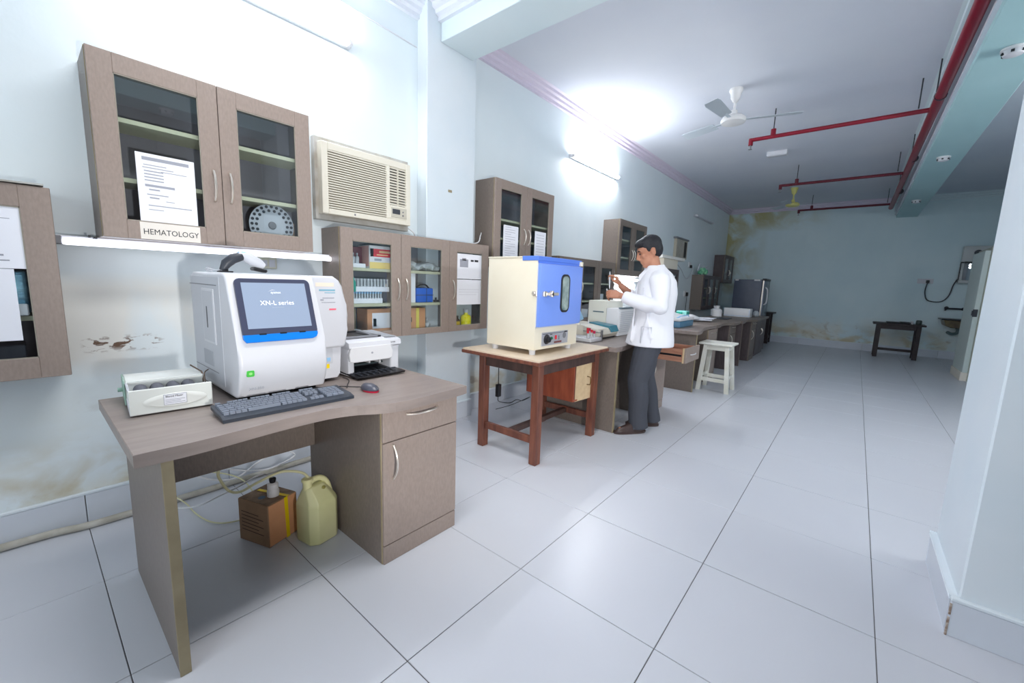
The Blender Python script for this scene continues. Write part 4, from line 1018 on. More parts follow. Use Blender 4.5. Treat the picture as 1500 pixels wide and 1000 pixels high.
# ------------------------------------------------------------------ under the near desk
t = thing('carton', 'old brown cardboard carton strapped with a yellow band under the near desk', 'box', (.078, .456, 0), math.radians(19.2), local=True)
obj('box_body', MB().box((0, 0, 0), (.192, .155, .205), .002), M['carton'], t)
obj('front_face', MB().box((.192, .004, .004), (.1935, .153, .203)), M['carton2'], t)
obj('top_flaps', MB().box((.004, .004, .205), (.188, .075, .2075), .0005).box((.004, .079, .205), (.188, .152, .2075), .0005), mat('flap_brown', (118, 98, 80), .8, c2=(150, 128, 108), scale=22), t)
mb = MB()
for k in range(6): mb.box((.02, -.001, .055+k*.018), (.16-.03*(k % 2), 0, .058+k*.018), rot=(0, .03, 0))
obj('printed_lines', mb, mat('print_brown', (84, 62, 48), .8), t, kind='stuff')
obj('yellow_band', MB().box((.1936, .088, 0), (.195, .107, .208), .0005, rot=(.03, 0, 0)).box((.02, .090, .2076), (.195, .106, .2095), .0005, rot=(0, 0, .1)), M['yellow'], t)
obj('blue_stamp', MB().lathe([(.016, .2076), (.016, .2081)], (.10, .045, 0), 16), mat('stamp', (70, 96, 120), .7), t)
t = thing('reagent_bottle', 'white bottle neck with black cap rising from the brown carton', 'bottle', (.175, .575, .209))
obj('neck', MB().lathe([(.026, .209), (.026, .235), (.022, .245), (.024, .247), (.024, .268), (.016, .275)], (.175, .575, 0), 18), M['offwhite'], t, True)
obj('cap', MB().lathe([(.012, .275), (.015, .285), (.015, .295), (.008, .30)], (.175, .575, 0), 14), M['black'], t, True)
# jerrycan
t = thing('jerrycan', 'yellowish translucent plastic jerrycan with moulded handle under the near desk', 'jerrycan', (.325, .712, 0), math.radians(10), local=True)
body = MB()
def octo(z, hx, hy, c=.03):
    return [(hx, -hy+c, z), (hx, hy-c, z), (hx-c, hy, z), (-hx+c, hy, z), (-hx, hy-c, z), (-hx, -hy+c, z), (-hx+c, -hy, z), (hx-c, -hy, z)]
rings = []
for z, hx, hy, c, ox, oy in ((0, .070, .068, .028, 0, 0), (.008, .078, .076, .03, 0, 0), (.19, .078, .076, .03, 0, 0), (.205, .074, .072, .03, 0, 0), (.235, .055, .062, .026, 0, -.006), (.262, .034, .052, .018, 0, -.012), (.275, .026, .044, .014, 0, -.014)):
    rings.append([body.bm.verts.new((x+ox, y+oy, zz)) for x, y, zz in octo(z, hx, hy, c)])
for i in range(len(rings)-1):
    for k in range(8): body.bm.faces.new((rings[i][k], rings[i][(k+1) % 8], rings[i+1][(k+1) % 8], rings[i+1][k]))
body.bm.faces.new(rings[0][::-1]); body.bm.faces.new(rings[-1])
bmesh.ops.bevel(body.bm, geom=list(body.bm.edges), offset=.005, segments=2, affect='EDGES', profile=.5)
obj('can_body', body, M['can'], t, True)
obj('handle', MB().tube(spline([(.01, .064, .205), (.005, .05, .262), (.0, .022, .292), (.0, -.016, .298), (.0, -.04, .285)]), [.014]*24+[.013], 10), M['can_lq'], t, True)
obj('neck', MB().lathe([(.02, .262), (.02, .30), (.025, .302), (.025, .312), (.022, .315)], (0, -.045, 0), 18), M['can_lq'], t, True)
obj('grip_hollow', MB().ball((.028, .012, .245), (.016, .02, .022)), mat('can_dark', (150, 146, 80), .5), t, True)
single('drain_hose', MB().tube(spline([(.333, .68, .305), (.30, .66, .335), (.26, .60, .350), (.24, .55, .34), (.21, .49, .31), (.14, .45, .262), (.10, .42, .262), (.09, .395, .31), (.085, .385, .36), (.08, .42, .395), (.05, .50, .40), (.0, .6, .42), (-.05, .64, .55), (-.08, .65, .74)], 8), .006, 8), M['hose'], 'pale yellow drain tube arching from the jerrycan towards the wall', 'tube', (.1, .45, .3), smooth=True)
single('reagent_hose', MB().tube(spline([(.175, .575, .30), (.13, .54, .31), (.05, .48, .25), (-.02, .42, .20), (-.15, .35, .12), (-.35, .3, .05), (-.5, .25, .045)], 8), .004, 8), M['offwhite'], 'thin white tube from the bottle in the carton running down to the floor conduit', 'tube', (.1, .45, .2), smooth=True)
single('loose_hose', MB().tube(spline([(-.50, .32, .05), (-.44, .36, .012), (-.30, .37, .008), (-.16, .40, .008), (-.09, .46, .008), (-.08, .55, .01), (-.2, .62, .02), (-.38, .6, .09), (-.45, .45, .16), (-.5, .34, .14)], 8), .0035, 6), M['hose'], 'thin clear tube lying in a loop on the floor behind the carton', 'tube', (-.2, .45, .01), smooth=True)
single('cable_bundle', MB().tube(spline([(-.5, .37, .17), (-.49, .50, .08), (-.5, .62, .05), (-.52, .74, .1), (-.5, .86, .14), (-.51, .95, .08), (-.5, .80, .045), (-.49, .66, .08), (-.5, .52, .15), (-.5, .4, .22)], 8), .005, 6), M['offwhite'], 'tangled pale cables hanging behind the near desk above the conduit', 'cable', (-.5, .7, .1), smooth=True)

# ------------------------------------------------------------------ incubator
t = thing('incubator', 'cream laboratory incubator with a bright blue door and slot window on the wooden table', 'incubator', (.3, 2.41, .752))
obj('cabinet_body', MB().box((.08, 2.135, .79), (.53, 2.69, 1.428), .004, 2), M['cream'], t, True)
for x in (.13, .48):
    for y in (2.18, 2.645): obj('foot', MB().lathe([(.022, .752), (.022, .766), (.026, .79)], (x, y, 0), 16), M['white'], t, True)
obj('top_cover', MB().box((.40, 2.13, 1.405), (.538, 2.70, 1.436), .003), M['mblue'], t)
obj('top_sheet', MB().box((.078, 2.13, 1.424), (.40, 2.70, 1.434), .002), M['cream'], t)
obj('hood_strip', MB().box((.53, 2.14, 1.388), (.536, 2.685, 1.405)), M['mblue'], t)
obj('hinge', MB().box((.53, 2.665, 1.392), (.556, 2.692, 1.425), .003).box((.53, 2.665, .945), (.556, 2.69, .965), .002), M['cream'], t)
dr = obj('door', MB().box((.53, 2.14, .955), (.556, 2.688, 1.385), .003, 2), M['lblue'], t, True); WORG[dr.name] = WORG[t.name]
obj('door_seal', MB().box((.529, 2.137, .945), (.535, 2.69, .956)).box((.529, 2.137, 1.384), (.535, 2.69, 1.394)).box((.529, 2.136, .945), (.535, 2.142, 1.394)), M['white'], dr)
wr = obj('window_gasket', MB().prism(rrect(.115, .275, .04, cx=2.45, cy=1.186), 'x', .555, .561, .002), M['black'], dr, True)
obj('window_glass', MB().prism(rrect(.085, .245, .03, cx=2.45, cy=1.186), 'x', .5605, .5625), mat('incubator_window', (110, 132, 130), .1, c2=(160, 176, 170), scale=14), dr)
obj('latch', MB().box((.556, 2.165, 1.165), (.575, 2.20, 1.2), .003).box((.562, 2.19, 1.172), (.58, 2.34, 1.192), .004).tube([(.556, 2.235, 1.182), (.6, 2.235, 1.182)], .011, 12).box((.575, 2.225, 1.162), (.6, 2.245, 1.205), .003), M['chrome'], dr)
obj('latch_keep', MB().box((.50, 2.128, 1.165), (.536, 2.138, 1.2), .002).lathe([(.01, -.012), (.012, 0)], (.515, 2.13, 1.182), 12, 'y'), M['chrome'], t)
cp = obj('control_panel', MB().box((.53, 2.215, .812), (.534, 2.555, .908), .001), mat('panel_silver', (178, 180, 188), .35, .3), t); WORG[cp.name] = WORG[t.name]
obj('thermostat_knob', MB().lathe([(.036, 0), (.034, .006), (.022, .01), (.02, .028), (.012, .03)], (.534, 2.275, .858), 20, 'x'), M['black'], cp, True)
obj('green_lamp', MB().lathe([(.011, 0), (.009, .008)], (.534, 2.335, .862), 12, 'x'), mat('green_lamp', (10, 110, 70), .3), cp, True)
obj('red_switch', MB().box((.534, 2.378, .85), (.542, 2.396, .88), .002), M['red'], cp)
obj('dial', MB().lathe([(.022, 0), (.022, .002)], (.534, 2.505, .872), 20, 'x').box((.534, 2.425, .845), (.538, 2.435, .875)), M['midgrey'], cp)
obj('name_strip', MB().box((.534, 2.37, .822), (.5348, 2.47, .836)), mat('dk_red_strip', (120, 70, 70), .5), cp)
obj('panel_print', MB().box((.534, 2.225, .896), (.5346, 2.55, .899)).box((.534, 2.505, .894), (.5348, 2.54, .904)).box((.534, 2.315, .888), (.5346, 2.345, .893)), M['inkdk'], cp)
t = thing('power_adapter', 'black power adapter dangling on its cord under the wooden table', 'adapter', (.15, 2.205, .42))
obj('adapter_body', MB().box((.135, 2.185, .37), (.165, 2.225, .47), .006, 2), M['black'], t, True)
obj('cord', MB().tube(spline([(.15, 2.202, .70), (.15, 2.202, .60), (.15, 2.204, .47)]), .0035, 6).tube(spline([(.15, 2.206, .37), (.14, 2.22, .33), (.10, 2.33, .285), (.10, 2.42, .265), (.10, 2.5, .275), (.10, 2.58, .25), (.05, 2.75, .24), (-.2, 2.8, .1), (-.4, 2.8, .01)]), .003, 6), M['black'], t, True)
# ------------------------------------------------------------------ things on the man's desk
t = thing('tube_tray', 'white wire tray of red-capped sample tubes beside the incubator', 'tray', (.37, 3.16, .75))
obj('tray_base', MB().box((.20, 3.06, .752), (.46, 3.27, .785), .01, 2), M['white'], t, True)
obj('steel_corner', MB().box((.448, 3.255, .752), (.462, 3.275, .85), .002).box((.26, 3.262, .82), (.45, 3.266, .828)), M['steel'], t)
for k, (x, y, h) in enumerate(((.42, 3.07, .07), (.40, 3.10, .09), (.43, 3.12, .075), (.39, 3.15, .085), (.42, 3.185, .06))):
    t2 = thing('sample_tube', ['red-capped sample tube at the near end of the white tray', 'tallest red-capped sample tube in the white tray', 'red-capped sample tube third along the white tray', 'darker red-capped tube fourth along the white tray', 'short magenta-capped tube at the far end of the white tray'][k], 'tube', (x, y, .786), group='red-capped sample tubes in the tray')
    obj('tube_body', MB().tube([(x, y, .786), (x, y, .786+h-.02)], .007, 8), M['bottle'], t2, True)
    obj('cap', MB().tube([(x, y, .786+h-.024), (x, y, .786+h)], .011, 10), M['red'] if k < 3 else mat('magenta_cap', (186, 20, 78), .4), t2, True)
t = thing('centrifuge', 'low off-white machine with pale blue lid and dark blue front on the man\'s desk', 'machine', (.22, 3.42, .75))
obj('body', MB().prism([(.03, .765), (.40, .765), (.43, .80), (.40, .85), (.22, .875), (.03, .88)], 'y', 3.285, 3.66, .01, 2), mat('machine_cream', (212, 208, 196), .4), t, True)
obj('base', MB().box((.05, 3.30, .75), (.40, 3.64, .77)), M['black'], t)
obj('blue_lid', MB().box((.02, 3.29, .88), (.16, 3.42, .98), .012, 2, rot=(0, -.5, 0)), M['paleblue'], t, True)
obj('blue_deck', MB().prism([(.18, .88), (.40, .853), (.43, .81), (.438, .815), (.41, .87), (.19, .89)], 'y', 3.50, 3.655, .003), mat('machine_blue', (64, 124, 142), .4), t, True)
obj('pin', MB().tube([(.2, 3.46, .875), (.2, 3.46, .91)], .006, 8), M['white'], t)
t = thing('desktop_analyzer', 'tall off-white boxy machine with a ridged front standing behind the man\'s elbow', 'machine', (.28, 3.88, .75))
obj('rear_tower', MB().box((.06, 3.69, .755), (.27, 4.07, 1.10), .012, 2), mat('tower_cream', (218, 218, 208), .4), t, True)
obj('front_unit', MB().prism([(.27, .755), (.40, .755), (.405, .99), (.39, 1.03), (.27, 1.03)], 'y', 3.69, 4.07, .008, 2), M['offwhite'], t, True)
mb = MB()
for k in range(11): mb.box((.403, 3.73, .79+k*.02), (.409, 4.04, .797+k*.02))
obj('vent_ribs', mb, M['greyp'], t, kind='stuff')
obj('grab_strip', MB().box((.12, 3.686, .98), (.24, 3.692, .992)).box((.385, 3.72, 1.025), (.41, 4.04, 1.04), .003), mat('slate', (96, 116, 126), .4), t)
# ------------------------------------------------------------------ things on the farther desks
t = thing('lidded_tray', 'blue and white plastic tray machine on the desk just behind the man', 'tray', (.28, 5.5, .75))
obj('blue_base', MB().box((.02, 5.20, .752), (.53, 5.76, .835), .02, 2), M['bluetray'], t, True)
obj('clear_rim', MB().box((.015, 5.195, .835), (.535, 5.765, .875), .015, 2), M['offwhite'], t, True)
obj('cover', MB().prism([(.0, .875), (.5, .875), (.30, .91), (.12, .975), (.0, .985)], 'y', 5.22, 5.74, .008, 2), M['offwhite'], t, True)
obj('rod', MB().tube([(.48, 5.22, .875), (.50, 5.3, .90), (.50, 5.6, .90), (.48, 5.7, .875)], .008, 6), M['paleblue'], t)
t = thing('tissue_box', 'small teal and white box behind the blue tray machine', 'box', (.22, 6.33, .75))
obj('box_body', MB().box((.12, 6.28, .752), (.27, 6.42, .915), .005), mat('teal_light', (140, 214, 206), .4), t)
obj('teal_side', MB().box((.12, 6.272, .76), (.21, 6.28, .90), .002).box((.27, 6.30, .80), (.276, 6.40, .90), .001), M['teal'], t)
t = thing('paper_stack', 'untidy heap of white papers on the desk past the tray machine', 'papers', (.35, 6.8, .75))
for k in range(7):
    a = random.uniform(-.5, .5); x, y = .30+random.uniform(-.08, .1), 6.75+random.uniform(-.15, .25)
    obj('sheet', MB().box((x-.12, y-.16, .753+k*.006), (x+.12, y+.16, .757+k*.006), rot=(random.uniform(-.02, .02), random.uniform(-.03, .03), a)), M['paper'], t)
obj('folded_cloth', MB().loft([((.22, 6.62, .79), .14, .16), ((.22, 6.64, .82), .12, .12), ((.20, 6.66, .85), .05, .05)], 16), M['offwhite'], t, True)
bottle('white plastic jug with a cap standing left of the long white box', .21, 8.32, .75, .085, .20, M['offwhite'], M['white'], caph=.03)
bottle('second white jug half hidden behind the long white box', .12, 8.55, .75, .08, .19, M['greyp'], M['white'], caph=.03)
t = thing('long_box', 'long white box lying across the low cupboard before the fridge', 'box', (.46, 8.86, .74))
obj('box_body', MB().box((.22, 8.78, .742), (.68, 9.0, .905), .012, 2), M['offwhite'], t, True)
obj('blue_line', MB().box((.23, 8.777, .76), (.67, 8.78, .765)).box((.66, 8.777, .76), (.664, 8.78, .88)), M['paleblue'], t)
t = thing('crumpled_packet', 'crumpled pale packet next to the right end of the long white box', 'packet', (.73, 9.2, .74))
obj('packet', MB().box((.66, 9.12, .742), (.76, 9.3, .86), .03, 1, rot=(0, 0, .2)), M['bag'], t)
single('tray', MB().box((.30, 7.52, .751), (.56, 7.9, .765), .004), M['dark'], 'flat dark tray lying on the desk before the white jug', 'tray', (.4, 7.7, .751))
t = thing('green_bundle', 'green cloth and plastic bundle on top of the far low wall cabinet', 'bundle', (-.42, 9.45, 1.552))
mb = MB()
for k in range(6): mb.ball((-.44+random.uniform(-.06, .06), 9.36+k*.035, 1.60+random.uniform(0, .07)), (.07, .07, .055), rot=(random.random(), random.random(), 0), sub=1)
obj('bundle', mb, mat('bundle_green', (60, 150, 118), .6, c2=(150, 214, 170), scale=14), t, True)
obj('rod', MB().tube([(-.42, 9.35, 1.70), (-.36, 9.55, 1.735)], .012, 6).tube([(-.5, 9.3, 1.64), (-.47, 9.34, 1.78)], .012, 6), M['greyp'], t)
# ------------------------------------------------------------------ fridge
t = thing('fridge', 'dark grey single-door fridge standing at the end of the desk row', 'fridge', (.3, 10.8, 0))
obj('cabinet', MB().box((.0, 10.45, .04), (.56, 11.10, 1.50), .01, 2), M['fridge'], t, True)
dr = obj('door', MB().box((.565, 10.45, .08), (.62, 11.10, 1.48), .014, 2), mat('fridge_door', (96, 104, 120), .25, .4), t, True); WORG[dr.name] = WORG[t.name]
obj('door_edge', MB().box((.572, 10.444, .08), (.60, 10.452, 1.48), .002), M['chrome'], dr)
obj('handle', MB().tube(spline([(.62, 10.52, .95), (.665, 10.52, .99), (.675, 10.52, 1.12), (.665, 10.52, 1.28), (.62, 10.52, 1.33)]), .014, 8), M['offwhite'], dr, True)
obj('top_trim', MB().box((.56, 10.45, 1.48), (.63, 11.10, 1.525), .006), M['black'], t)
obj('top_label', MB().box((.40, 10.444, 1.47), (.52, 10.449, 1.505)).box((.02, 10.444, 1.47), (.09, 10.449, 1.5)), M['offwhite'], t)
for x in (.05, .5): obj('foot', MB().tube([(x, 10.5, 0), (x, 10.5, .045)], .02, 8), M['black'], t)
# dark tables at the back
def dark_table(label, x0, x1, y0, y1, h, leg=.07, stretch=True):
    m = mat('black_brown_wood', (40, 32, 36), .5, c2=(54, 44, 46), scale=6)
    t = thing('dark_table', label, 'table', ((x0+x1)/2, (y0+y1)/2, 0))
    obj('tabletop', MB().box((x0, y0, h-.035), (x1, y1, h), .004), m, t)
    for x in (x0+.06, x1-.06-leg):
        for y in (y0+.03, y1-.03-leg): obj('leg', MB().box((x, y, 0), (x+leg, y+leg, h-.035), .003), m, t)
    for y in (y0+.04, y1-.08): obj('apron', MB().box((x0+.1, y, h-.12), (x1-.1, y+.03, h-.035)), m, t)
    if stretch: obj('stretcher', MB().box((x0+.12, (y0+y1)/2-.02, .13), (x1-.12, (y0+y1)/2+.02, .18)), m, t)
    for x in (x0+.07, x1-.1): obj('side_rail', MB().box((x, y0+.08, .12), (x+.03, y1-.08, .18)), m, t)
    return t
dark_table('dark wooden table against the back wall left of the sink', 2.52, 3.30, 11.05, 11.5, .70)
dark_table('dark table end peeping out behind the fridge', .08, .72, 11.36, 11.85, .75)
single('flat_case', MB().box((2.72, 11.15, .70), (2.98, 11.4, .725), .008).box((2.92, 11.15, .70), (3.08, 11.38, .735), .01), M['black'], 'flat black case lying on the dark table left of the sink', 'case', (2.9, 11.28, .70))
single('jar', MB().lathe([(.04, .70), (.045, .71), (.045, .77), (.035, .785)], (3.2, 11.25, 0), 14), mat('jar_grey', (70, 82, 80), .4), 'small grey jar at the right end of the dark table', 'jar', (3.2, 11.25, .70), smooth=True)
single('cup', MB().lathe([(.018, .70), (.02, .76)], (3.10, 11.2, 0), 10), M['offwhite'], 'tiny white tube standing beside the grey jar on the dark table', 'cup', (3.10, 11.2, .70))
# sink, tap, purifier, socket
t = thing('sink', 'dark wall-hung stone basin at the back wall', 'sink', (3.8, 11.75, .7))
obj('basin', MB().prism([(3.57, .81), (3.60, .70), (3.68, .665), (4.15, .665), (4.2, .81)], 'y', 11.50, 12.0, .01), M['sink'], t)
obj('rim', MB().box((3.53, 11.48, .81), (4.24, 12.0, .835), .006), M['black'], t)
obj('drain_pipe', MB().tube(spline([(3.82, 11.8, .66), (3.82, 11.8, .60), (3.80, 11.8, .55), (3.74, 11.85, .53), (3.70, 11.95, .55)]), .03, 8).tube([(3.82, 11.8, .665), (3.82, 11.8, .63)], .045, 10), mat('drain', (90, 112, 116), .4), t, True)
t = thing('tap', 'dark tap sticking out of the back wall above the basin', 'tap', (3.72, 12.0, 1.03))
obj('spout', MB().tube([(3.86, 11.98, 1.03), (3.75, 11.95, 1.03), (3.62, 11.93, 1.03), (3.60, 11.92, .99)], .018, 8).ball((3.62, 11.94, 1.04), .035), M['dark'], t, True)
obj('flange', MB().lathe([(.03, -.02), (.03, 0)], (3.86, 12.0, 1.03), 12, 'y'), M['dark'], t)
t = thing('water_purifier', 'pale wall-mounted water purifier with a glass chamber above the basin', 'water purifier', (3.9, 11.9, 1.55))
obj('housing', MB().box((3.70, 11.86, 1.96), (4.2, 12.0, 2.26), .02, 2).box((3.70, 11.86, 1.56), (3.75, 12.0, 1.98), .01).box((3.70, 11.84, 1.54), (4.2, 12.0, 1.60), .01), mat('purifier', (196, 200, 200), .4), t, True)
obj('back_plate', MB().box((3.74, 11.97, 1.58), (4.2, 12.0, 1.98)), M['greyp'], t)
obj('dark_band', MB().box((3.70, 11.85, 1.93), (4.1, 11.865, 1.955)).box((3.69, 11.85, 1.6), (3.703, 11.865, 1.95)), M['black'], t)
obj('candle', MB().tube([(3.98, 11.9, 1.65), (3.98, 11.9, 1.92)], [.035, .02], 10), M['dark'], t, True)
obj('glass_tank', MB().box((3.80, 11.87, 1.6), (4.1, 11.96, 1.93), .01), M['glass2'], t)
for x in (3.90, 4.13): obj('gauge', MB().lathe([(.055, -.012), (.055, 0)], (x, 11.862, 2.13), 16, 'y').lathe([(.03, -.016), (.03, 0)], (x, 11.86, 2.13), 16, 'y'), M['dark'], t)
t = thing('wall_socket', 'white socket plate with a black plug on the back wall', 'socket', (3.25, 12.0, 1.56))
obj('plate', MB().box((3.13, 11.98, 1.52), (3.37, 12.0, 1.62), .004), M['white'], t)
obj('plug', MB().box((3.26, 11.93, 1.53), (3.31, 11.98, 1.59), .006), M['black'], t)
single('power_cable', MB().tube(spline([(3.285, 11.95, 1.55), (3.27, 11.96, 1.35), (3.33, 11.97, 1.18), (3.52, 11.97, 1.16), (3.62, 11.97, 1.28), (3.66, 11.97, 1.5), (3.70, 11.95, 1.62)]), .010, 6), M['dark'], 'black cable looping on the back wall from the socket to the purifier', 'cable', (3.5, 11.97, 1.3), smooth=True)

# ------------------------------------------------------------------ the man
OX, OY = .825, 3.28
MA = math.atan2(-.6, -.8)
P = thing('person', 'man in white lab coat and charcoal trousers standing in profile, holding a tube and dropper', 'person', (OX, OY, 0), MA, local=True)
V = Vector
sh = {1: V((-.06, .165, 1.335)), -1: V((-.06, -.165, 1.335))}
elb = {1: V((-.05, .245, 1.105)), -1: V((.0, -.235, 1.115))}
wri = {1: V((.225, .075, 1.175)), -1: V((.185, -.135, 1.262))}
hip = {1: V((-.05, .085, .84)), -1: V((-.07, -.085, .84))}
kne = {1: V((.03, .085, .47)), -1: V((-.08, -.11, .47))}
ank = {1: V((-.005, .065, .09)), -1: V((-.17, -.135, .09))}
HC = V((-.005, 0, 1.545))          # head centre
HR = Matrix.Rotation(math.radians(24), 4, 'Y')   # looking down
def hd(x, y, z): return HC+(HR.to_3x3()@V((x, y, z)))
mb = MB()
# torso, pelvis, neck (inside the clothes)
mb.loft([((-.06, 0, .80), .09, .14), ((-.07, 0, .95), .09, .13), ((-.08, 0, 1.1), .10, .14), ((-.075, 0, 1.28), .10, .16), ((-.07, 0, 1.36), .07, .13), ((-.065, 0, 1.40), .05, .07)], 20)
mb.tube([(-.075, 0, 1.33), (-.055, 0, 1.42), (-.03, 0, 1.50)], [.062, .056, .056], 14)
for s in (1, -1):
    mb.tube([sh[s]*.9+V((-.07, 0, 1.36))*.1, sh[s], sh[s].lerp(elb[s], .5), elb[s]], [.045, .050, .042, .036], 12)
    mb.tube([elb[s], elb[s].lerp(wri[s], .35), wri[s].lerp(elb[s], .12), wri[s]], [.038, .040, .028, .025], 12)
    mb.ball(elb[s], .037); mb.ball(sh[s], .048)
    mb.tube([hip[s]+V((0, 0, .04)), hip[s].lerp(kne[s], .4), kne[s], kne[s].lerp(ank[s], .35), ank[s], ank[s]-V((0, 0, .03))], [.075, .070, .05, .05, .034, .034], 12)
    fd = V((.95, .3*(1 if s == 1 else 0), 0)).normalized()
    mb.tube([ank[s]-V((0, 0, .045))-fd*.03, ank[s]-V((0, 0, .05))+fd*.08, ank[s]-V((0, 0, .06))+fd*.18], [.033, .034, .022], 10)
# head
mb.ball(hd(-.012, 0, .028), (.098, .078, .092), rot=(0, math.radians(24), 0), sub=3)
mb.ball(hd(.030, 0, -.045), (.066, .058, .075), rot=(0, math.radians(24), 0), sub=3)
mb.ball(hd(.068, 0, -.098), (.024, .026, .020), sub=2)          # chin
mb.ball(hd(.078, 0, .030), (.016, .05, .014), sub=2)            # brow
mb.tube([hd(.088, 0, .018), hd(.104, 0, -.012), hd(.112, 0, -.030)], [.010, .012, .014], 8)   # nose
mb.ball(hd(.100, .010, -.034), .009, sub=2); mb.ball(hd(.100, -.010, -.034), .009, sub=2)
mb.ball(hd(.086, 0, -.060), (.013, .024, .008), sub=2); mb.ball(hd(.083, 0, -.072), (.012, .021, .008), sub=2)
for s in (1, -1):
    mb.ball(hd(.058, s*.040, -.022), (.026, .02, .022), sub=2)   # cheek
    mb.ball(hd(-.010, s*.080, -.010), (.020, .010, .032), rot=(0, math.radians(20), 0), sub=2)   # ear
    mb.ball(hd(-.012, s*.086, -.002), (.016, .007, .022), rot=(0, math.radians(20), 0), sub=2)
# hands
def hand(w, palm_dir, side, up, curls, spread, thumb):
    """w wrist, palm_dir along the palm, side = towards little finger, up = back of the hand"""
    d, sd, u = palm_dir.normalized(), side.normalized(), up.normalized()
    out = []
    for k in range(4):
        base = w+d*.02+sd*(-.024+.016*k)
        mb.tube([w+sd*(-.012+.008*k), w+d*.045+sd*(-.022+.0148*k), w+d*.082+sd*(-.026+.0172*k)], [.016, .0145, .0105], 8)
    L = [.044, .05, .046, .036]
    for k in range(4):
        p = w+d*.08+sd*(-.027+.018*k); a = 0
        pts = [p]
        for j, f in enumerate((.45, .32, .26)):
            a += curls[k][j]
            q = (d*math.cos(a)-u*math.sin(a)+sd*spread*(k-1.5)).normalized()
            p = p+q*L[k]*1.7*f; pts.append(p)
        mb.tube(pts, [.0095, .009, .0082, .0065], 8); out.append(pts[-1])
    tp = [w+d*.018-sd*.018, w+d*.045-sd*.040-u*.012, w+d*.072-sd*.042-u*.028, w+d*.096-sd*thumb-u*.036]
    mb.tube(tp, [.014, .0125, .0105, .0075], 8)
    return out, tp[-1]
# left hand palm up-ish holding a tube between thumb and fingers; right hand higher, pinching a dropper
dl = V((.93, -.30, .16)); ul = V((.1, .75, .65))
ol, tl = hand(wri[1], dl, V((.2, .3, -.93)), ul, [(.55, .7, .5), (.7, .8, .6), (.85, .9, .6), (.95, 1., .6)], .02, .018)
dr_ = V((.55, .25, .80)); ur = V((-.75, -.1, .6))
orr, tr = hand(wri[-1], dr_, V((-.35, -.9, .1)), V((.8, -.3, -.45))*-1, [(.4, .7, .6), (.7, .9, .7), (.8, 1., .7), (.9, 1., .7)], .03, .016)
body = mesh_obj('body', blob(mb, .0052, 3, .5), M['skin'], P)
# hair
mb = MB()
mb.ball(hd(-.022, 0, .050), (.100, .083, .086), rot=(0, math.radians(24), 0), sub=3)
mb.ball(hd(-.050, 0, .012), (.066, .078, .085), rot=(0, math.radians(24), 0), sub=3)
mb.ball(hd(.040, .01, .090), (.058, .058, .034), rot=(0, math.radians(30), 0), sub=3)
for s in (1, -1): mb.ball(hd(.004, s*.066, .035), (.026, .016, .04), sub=2)
hm = blob(mb, .006, 4)
hair = mesh_obj('hair', hm, M['hair'], P)
mb = MB()
for s in (1, -1): mb.ball(hd(.086, s*.030, .008), (.007, .013, .006), sub=2)
obj('eyes', mb, M['inkdk'], body, True)
mb = MB()
for s in (1, -1): mb.tube([hd(.091, s*.016, .032), hd(.090, s*.034, .037), hd(.080, s*.050, .030)], [.004, .0045, .003], 6)
obj('eyebrows', mb, M['hair'], body, True)
# coat
mb = MB()
mb.loft([((-.065, 0, .765), .195, .212), ((-.07, 0, .82), .188, .208), ((-.075, 0, .95), .166, .192), ((-.088, 0, 1.08), .156, .186), ((-.095, 0, 1.2), .158, .192), ((-.092, 0, 1.30), .144, .198), ((-.082, 0, 1.365), .115, .176), ((-.075, 0, 1.405), .084, .112), ((-.068, 0, 1.432), .070, .078)], 28, power=2.3)
for s in (1, -1):
    cuff = wri[s].lerp(elb[s], .10 if s == 1 else .42)
    mb.tube([sh[s]+V((-.01, -s*.03, .0)), sh[s]+V((0, s*.006, -.02)), sh[s].lerp(elb[s], .5)+V((-.01, 0, 0)), elb[s]+V((-.012, 0, 0)), elb[s].lerp(cuff, .3)+V((0, 0, -.012)), elb[s].lerp(cuff, .7)+V((0, 0, -.008)), cuff], [.072, .082, .072, .068, .064, .057, .050], 16)
    mb.ball(elb[s]+V((-.008, 0, -.004)), .066)
# folds
for (a, b, r) in ((V((.06, .16, 1.25)), V((-.02, .20, .84)), .012), (V((-.14, .14, 1.28)), V((-.17, .15, .80)), .014), (V((.085, .06, 1.28)), V((.115, .10, .80)), .010), (V((-.02, .19, 1.20)), V((.05, .17, .80)), .010)):
    mb.tube([a, a.lerp(b, .5), b], [r*.6, r, r*1.2], 8)
coat = mesh_obj('lab_coat', blob(mb, .008, 5), M['coat'], P)
mb = MB()
for s in (1, -1):
    mb.tube([(-.128, s*.004, 1.425), (-.118, s*.045, 1.425), (-.07, s*.068, 1.418), (-.01, s*.060, 1.395), (.045, s*.028, 1.345), (.062, s*.012, 1.30)], [.016, .017, .017, .015, .012, .006], 8)
obj('collar', mb, M['coat'], coat, True)
obj('coat_seam', MB().box((-.02, .200, .93), (.06, .208, .935)).box((-.02, .197, .80), (-.017, .206, .935)).box((.057, .190, .80), (.06, .205, .935)), mat('coat_seam', (206, 208, 216), .8), coat)
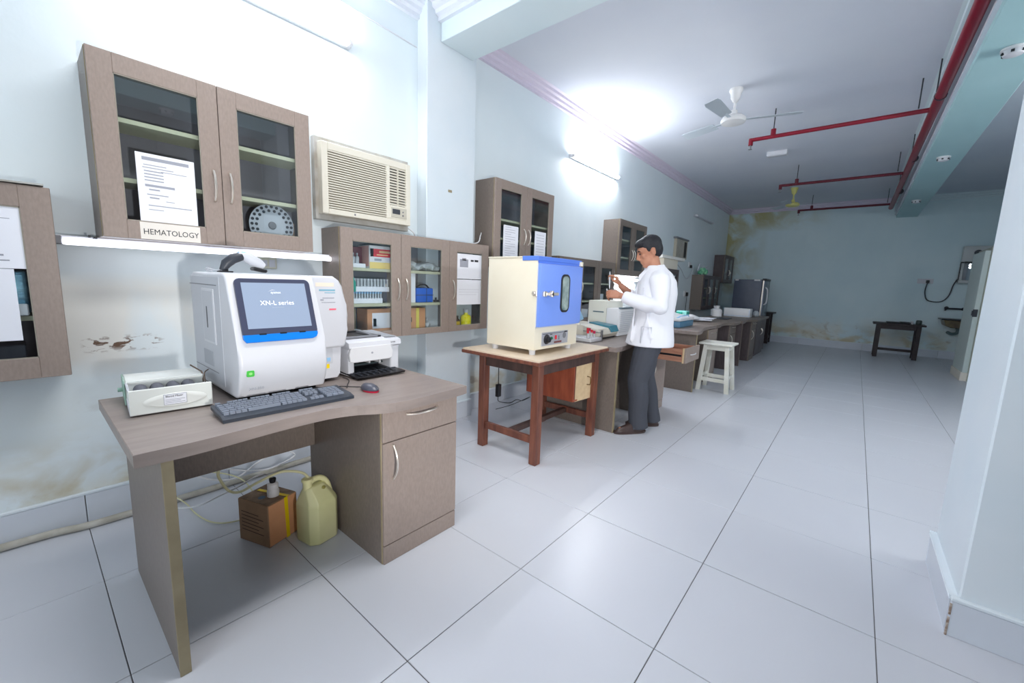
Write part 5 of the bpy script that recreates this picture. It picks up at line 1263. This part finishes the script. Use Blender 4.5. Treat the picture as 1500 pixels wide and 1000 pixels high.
# trousers
mb = MB()
mb.loft([((-.055, 0, .70), .10, .15), ((-.06, 0, .80), .125, .165), ((-.065, 0, .90), .12, .155)], 20)
for s in (1, -1):
    a = ank[s]
    mb.tube([hip[s]+V((0, 0, .0)), hip[s].lerp(kne[s], .35), hip[s].lerp(kne[s], .7), kne[s], kne[s].lerp(a, .4)+V((-.01, 0, 0)), kne[s].lerp(a, .8), a+V((-.005, 0, -.015)), a+V((-.008, 0, -.045))], [.108, .106, .096, .086, .084, .080, .082, .084], 16)
    for k in range(5):     # creases behind the knee and at the ankle
        z = (.52, .44, .36, .20, .14)[k]; f = (kne[s] if z > .4 else kne[s].lerp(a, (.47-z)/.38))
        mb.tube([(f.x+.06, f.y+s*.05, z+.02), (f.x+.0, f.y+s*.066, z), (f.x-.06, f.y+s*.04, z-.02)], .010, 6)
mesh_obj('trousers', blob(mb, .008, 4), M['trouser'], P)
for s in (1, -1):
    a = ank[s]; ang = math.atan2(.3, .95) if s == 1 else 0.0
    mb = MB()
    Rz = Matrix.Translation((a.x, a.y, 0))@Matrix.Rotation(ang, 4, 'Z')
    mb.loft([((.07, 0, .0), .150, .044), ((.07, 0, .018), .152, .046)], 24, power=2.6)
    mb.loft([((.07, 0, .012), .148, .043), ((.06, 0, .045), .132, .041), ((.028, 0, .07), .09, .038), ((.0, 0, .095), .052, .036), ((-.01, 0, .12), .04, .034)], 24)
    mb.xf(Rz)
    obj('shoe', mb, M['shoe'], P, True)
    # strap across the instep
t = thing('test_tube', 'small clear tube held upright in the man\'s lower hand', 'test tube', (0, 0, 0)); t.location = (OX, OY, 0); t.rotation_euler = (0, 0, MA); WORG.pop(t.name)
c = (ol[0]+tl)/2
obj('glass_body', MB().tube([c+V((-.01, 0, -.03)), c+V((.012, 0, .045))], .006, 10), M['bottle'], t, True)
obj('sample', MB().tube([c+V((-.01, 0, -.03)), c+V((-.002, 0, -.005))], .0065, 10), mat('plasma', (170, 60, 50), .3), t, True)
t = thing('dropper', 'white dropper pinched in the man\'s raised hand pointing down', 'dropper', (0, 0, 0)); t.location = (OX, OY, 0); t.rotation_euler = (0, 0, MA); WORG.pop(t.name)
c = (orr[0]+tr)/2
obj('stem', MB().tube([c+V((0, 0, .01)), c+V((.0, .02, -.06)), c+V((0, .035, -.10))], [.009, .006, .003], 10), M['bottle'], t, True)
obj('bulb', MB().tube([c+V((0, 0, .05)), c+V((0, 0, .03)), c+V((0, 0, .005))], [.004, .006, .006], 10), M['greyp'], t, True)
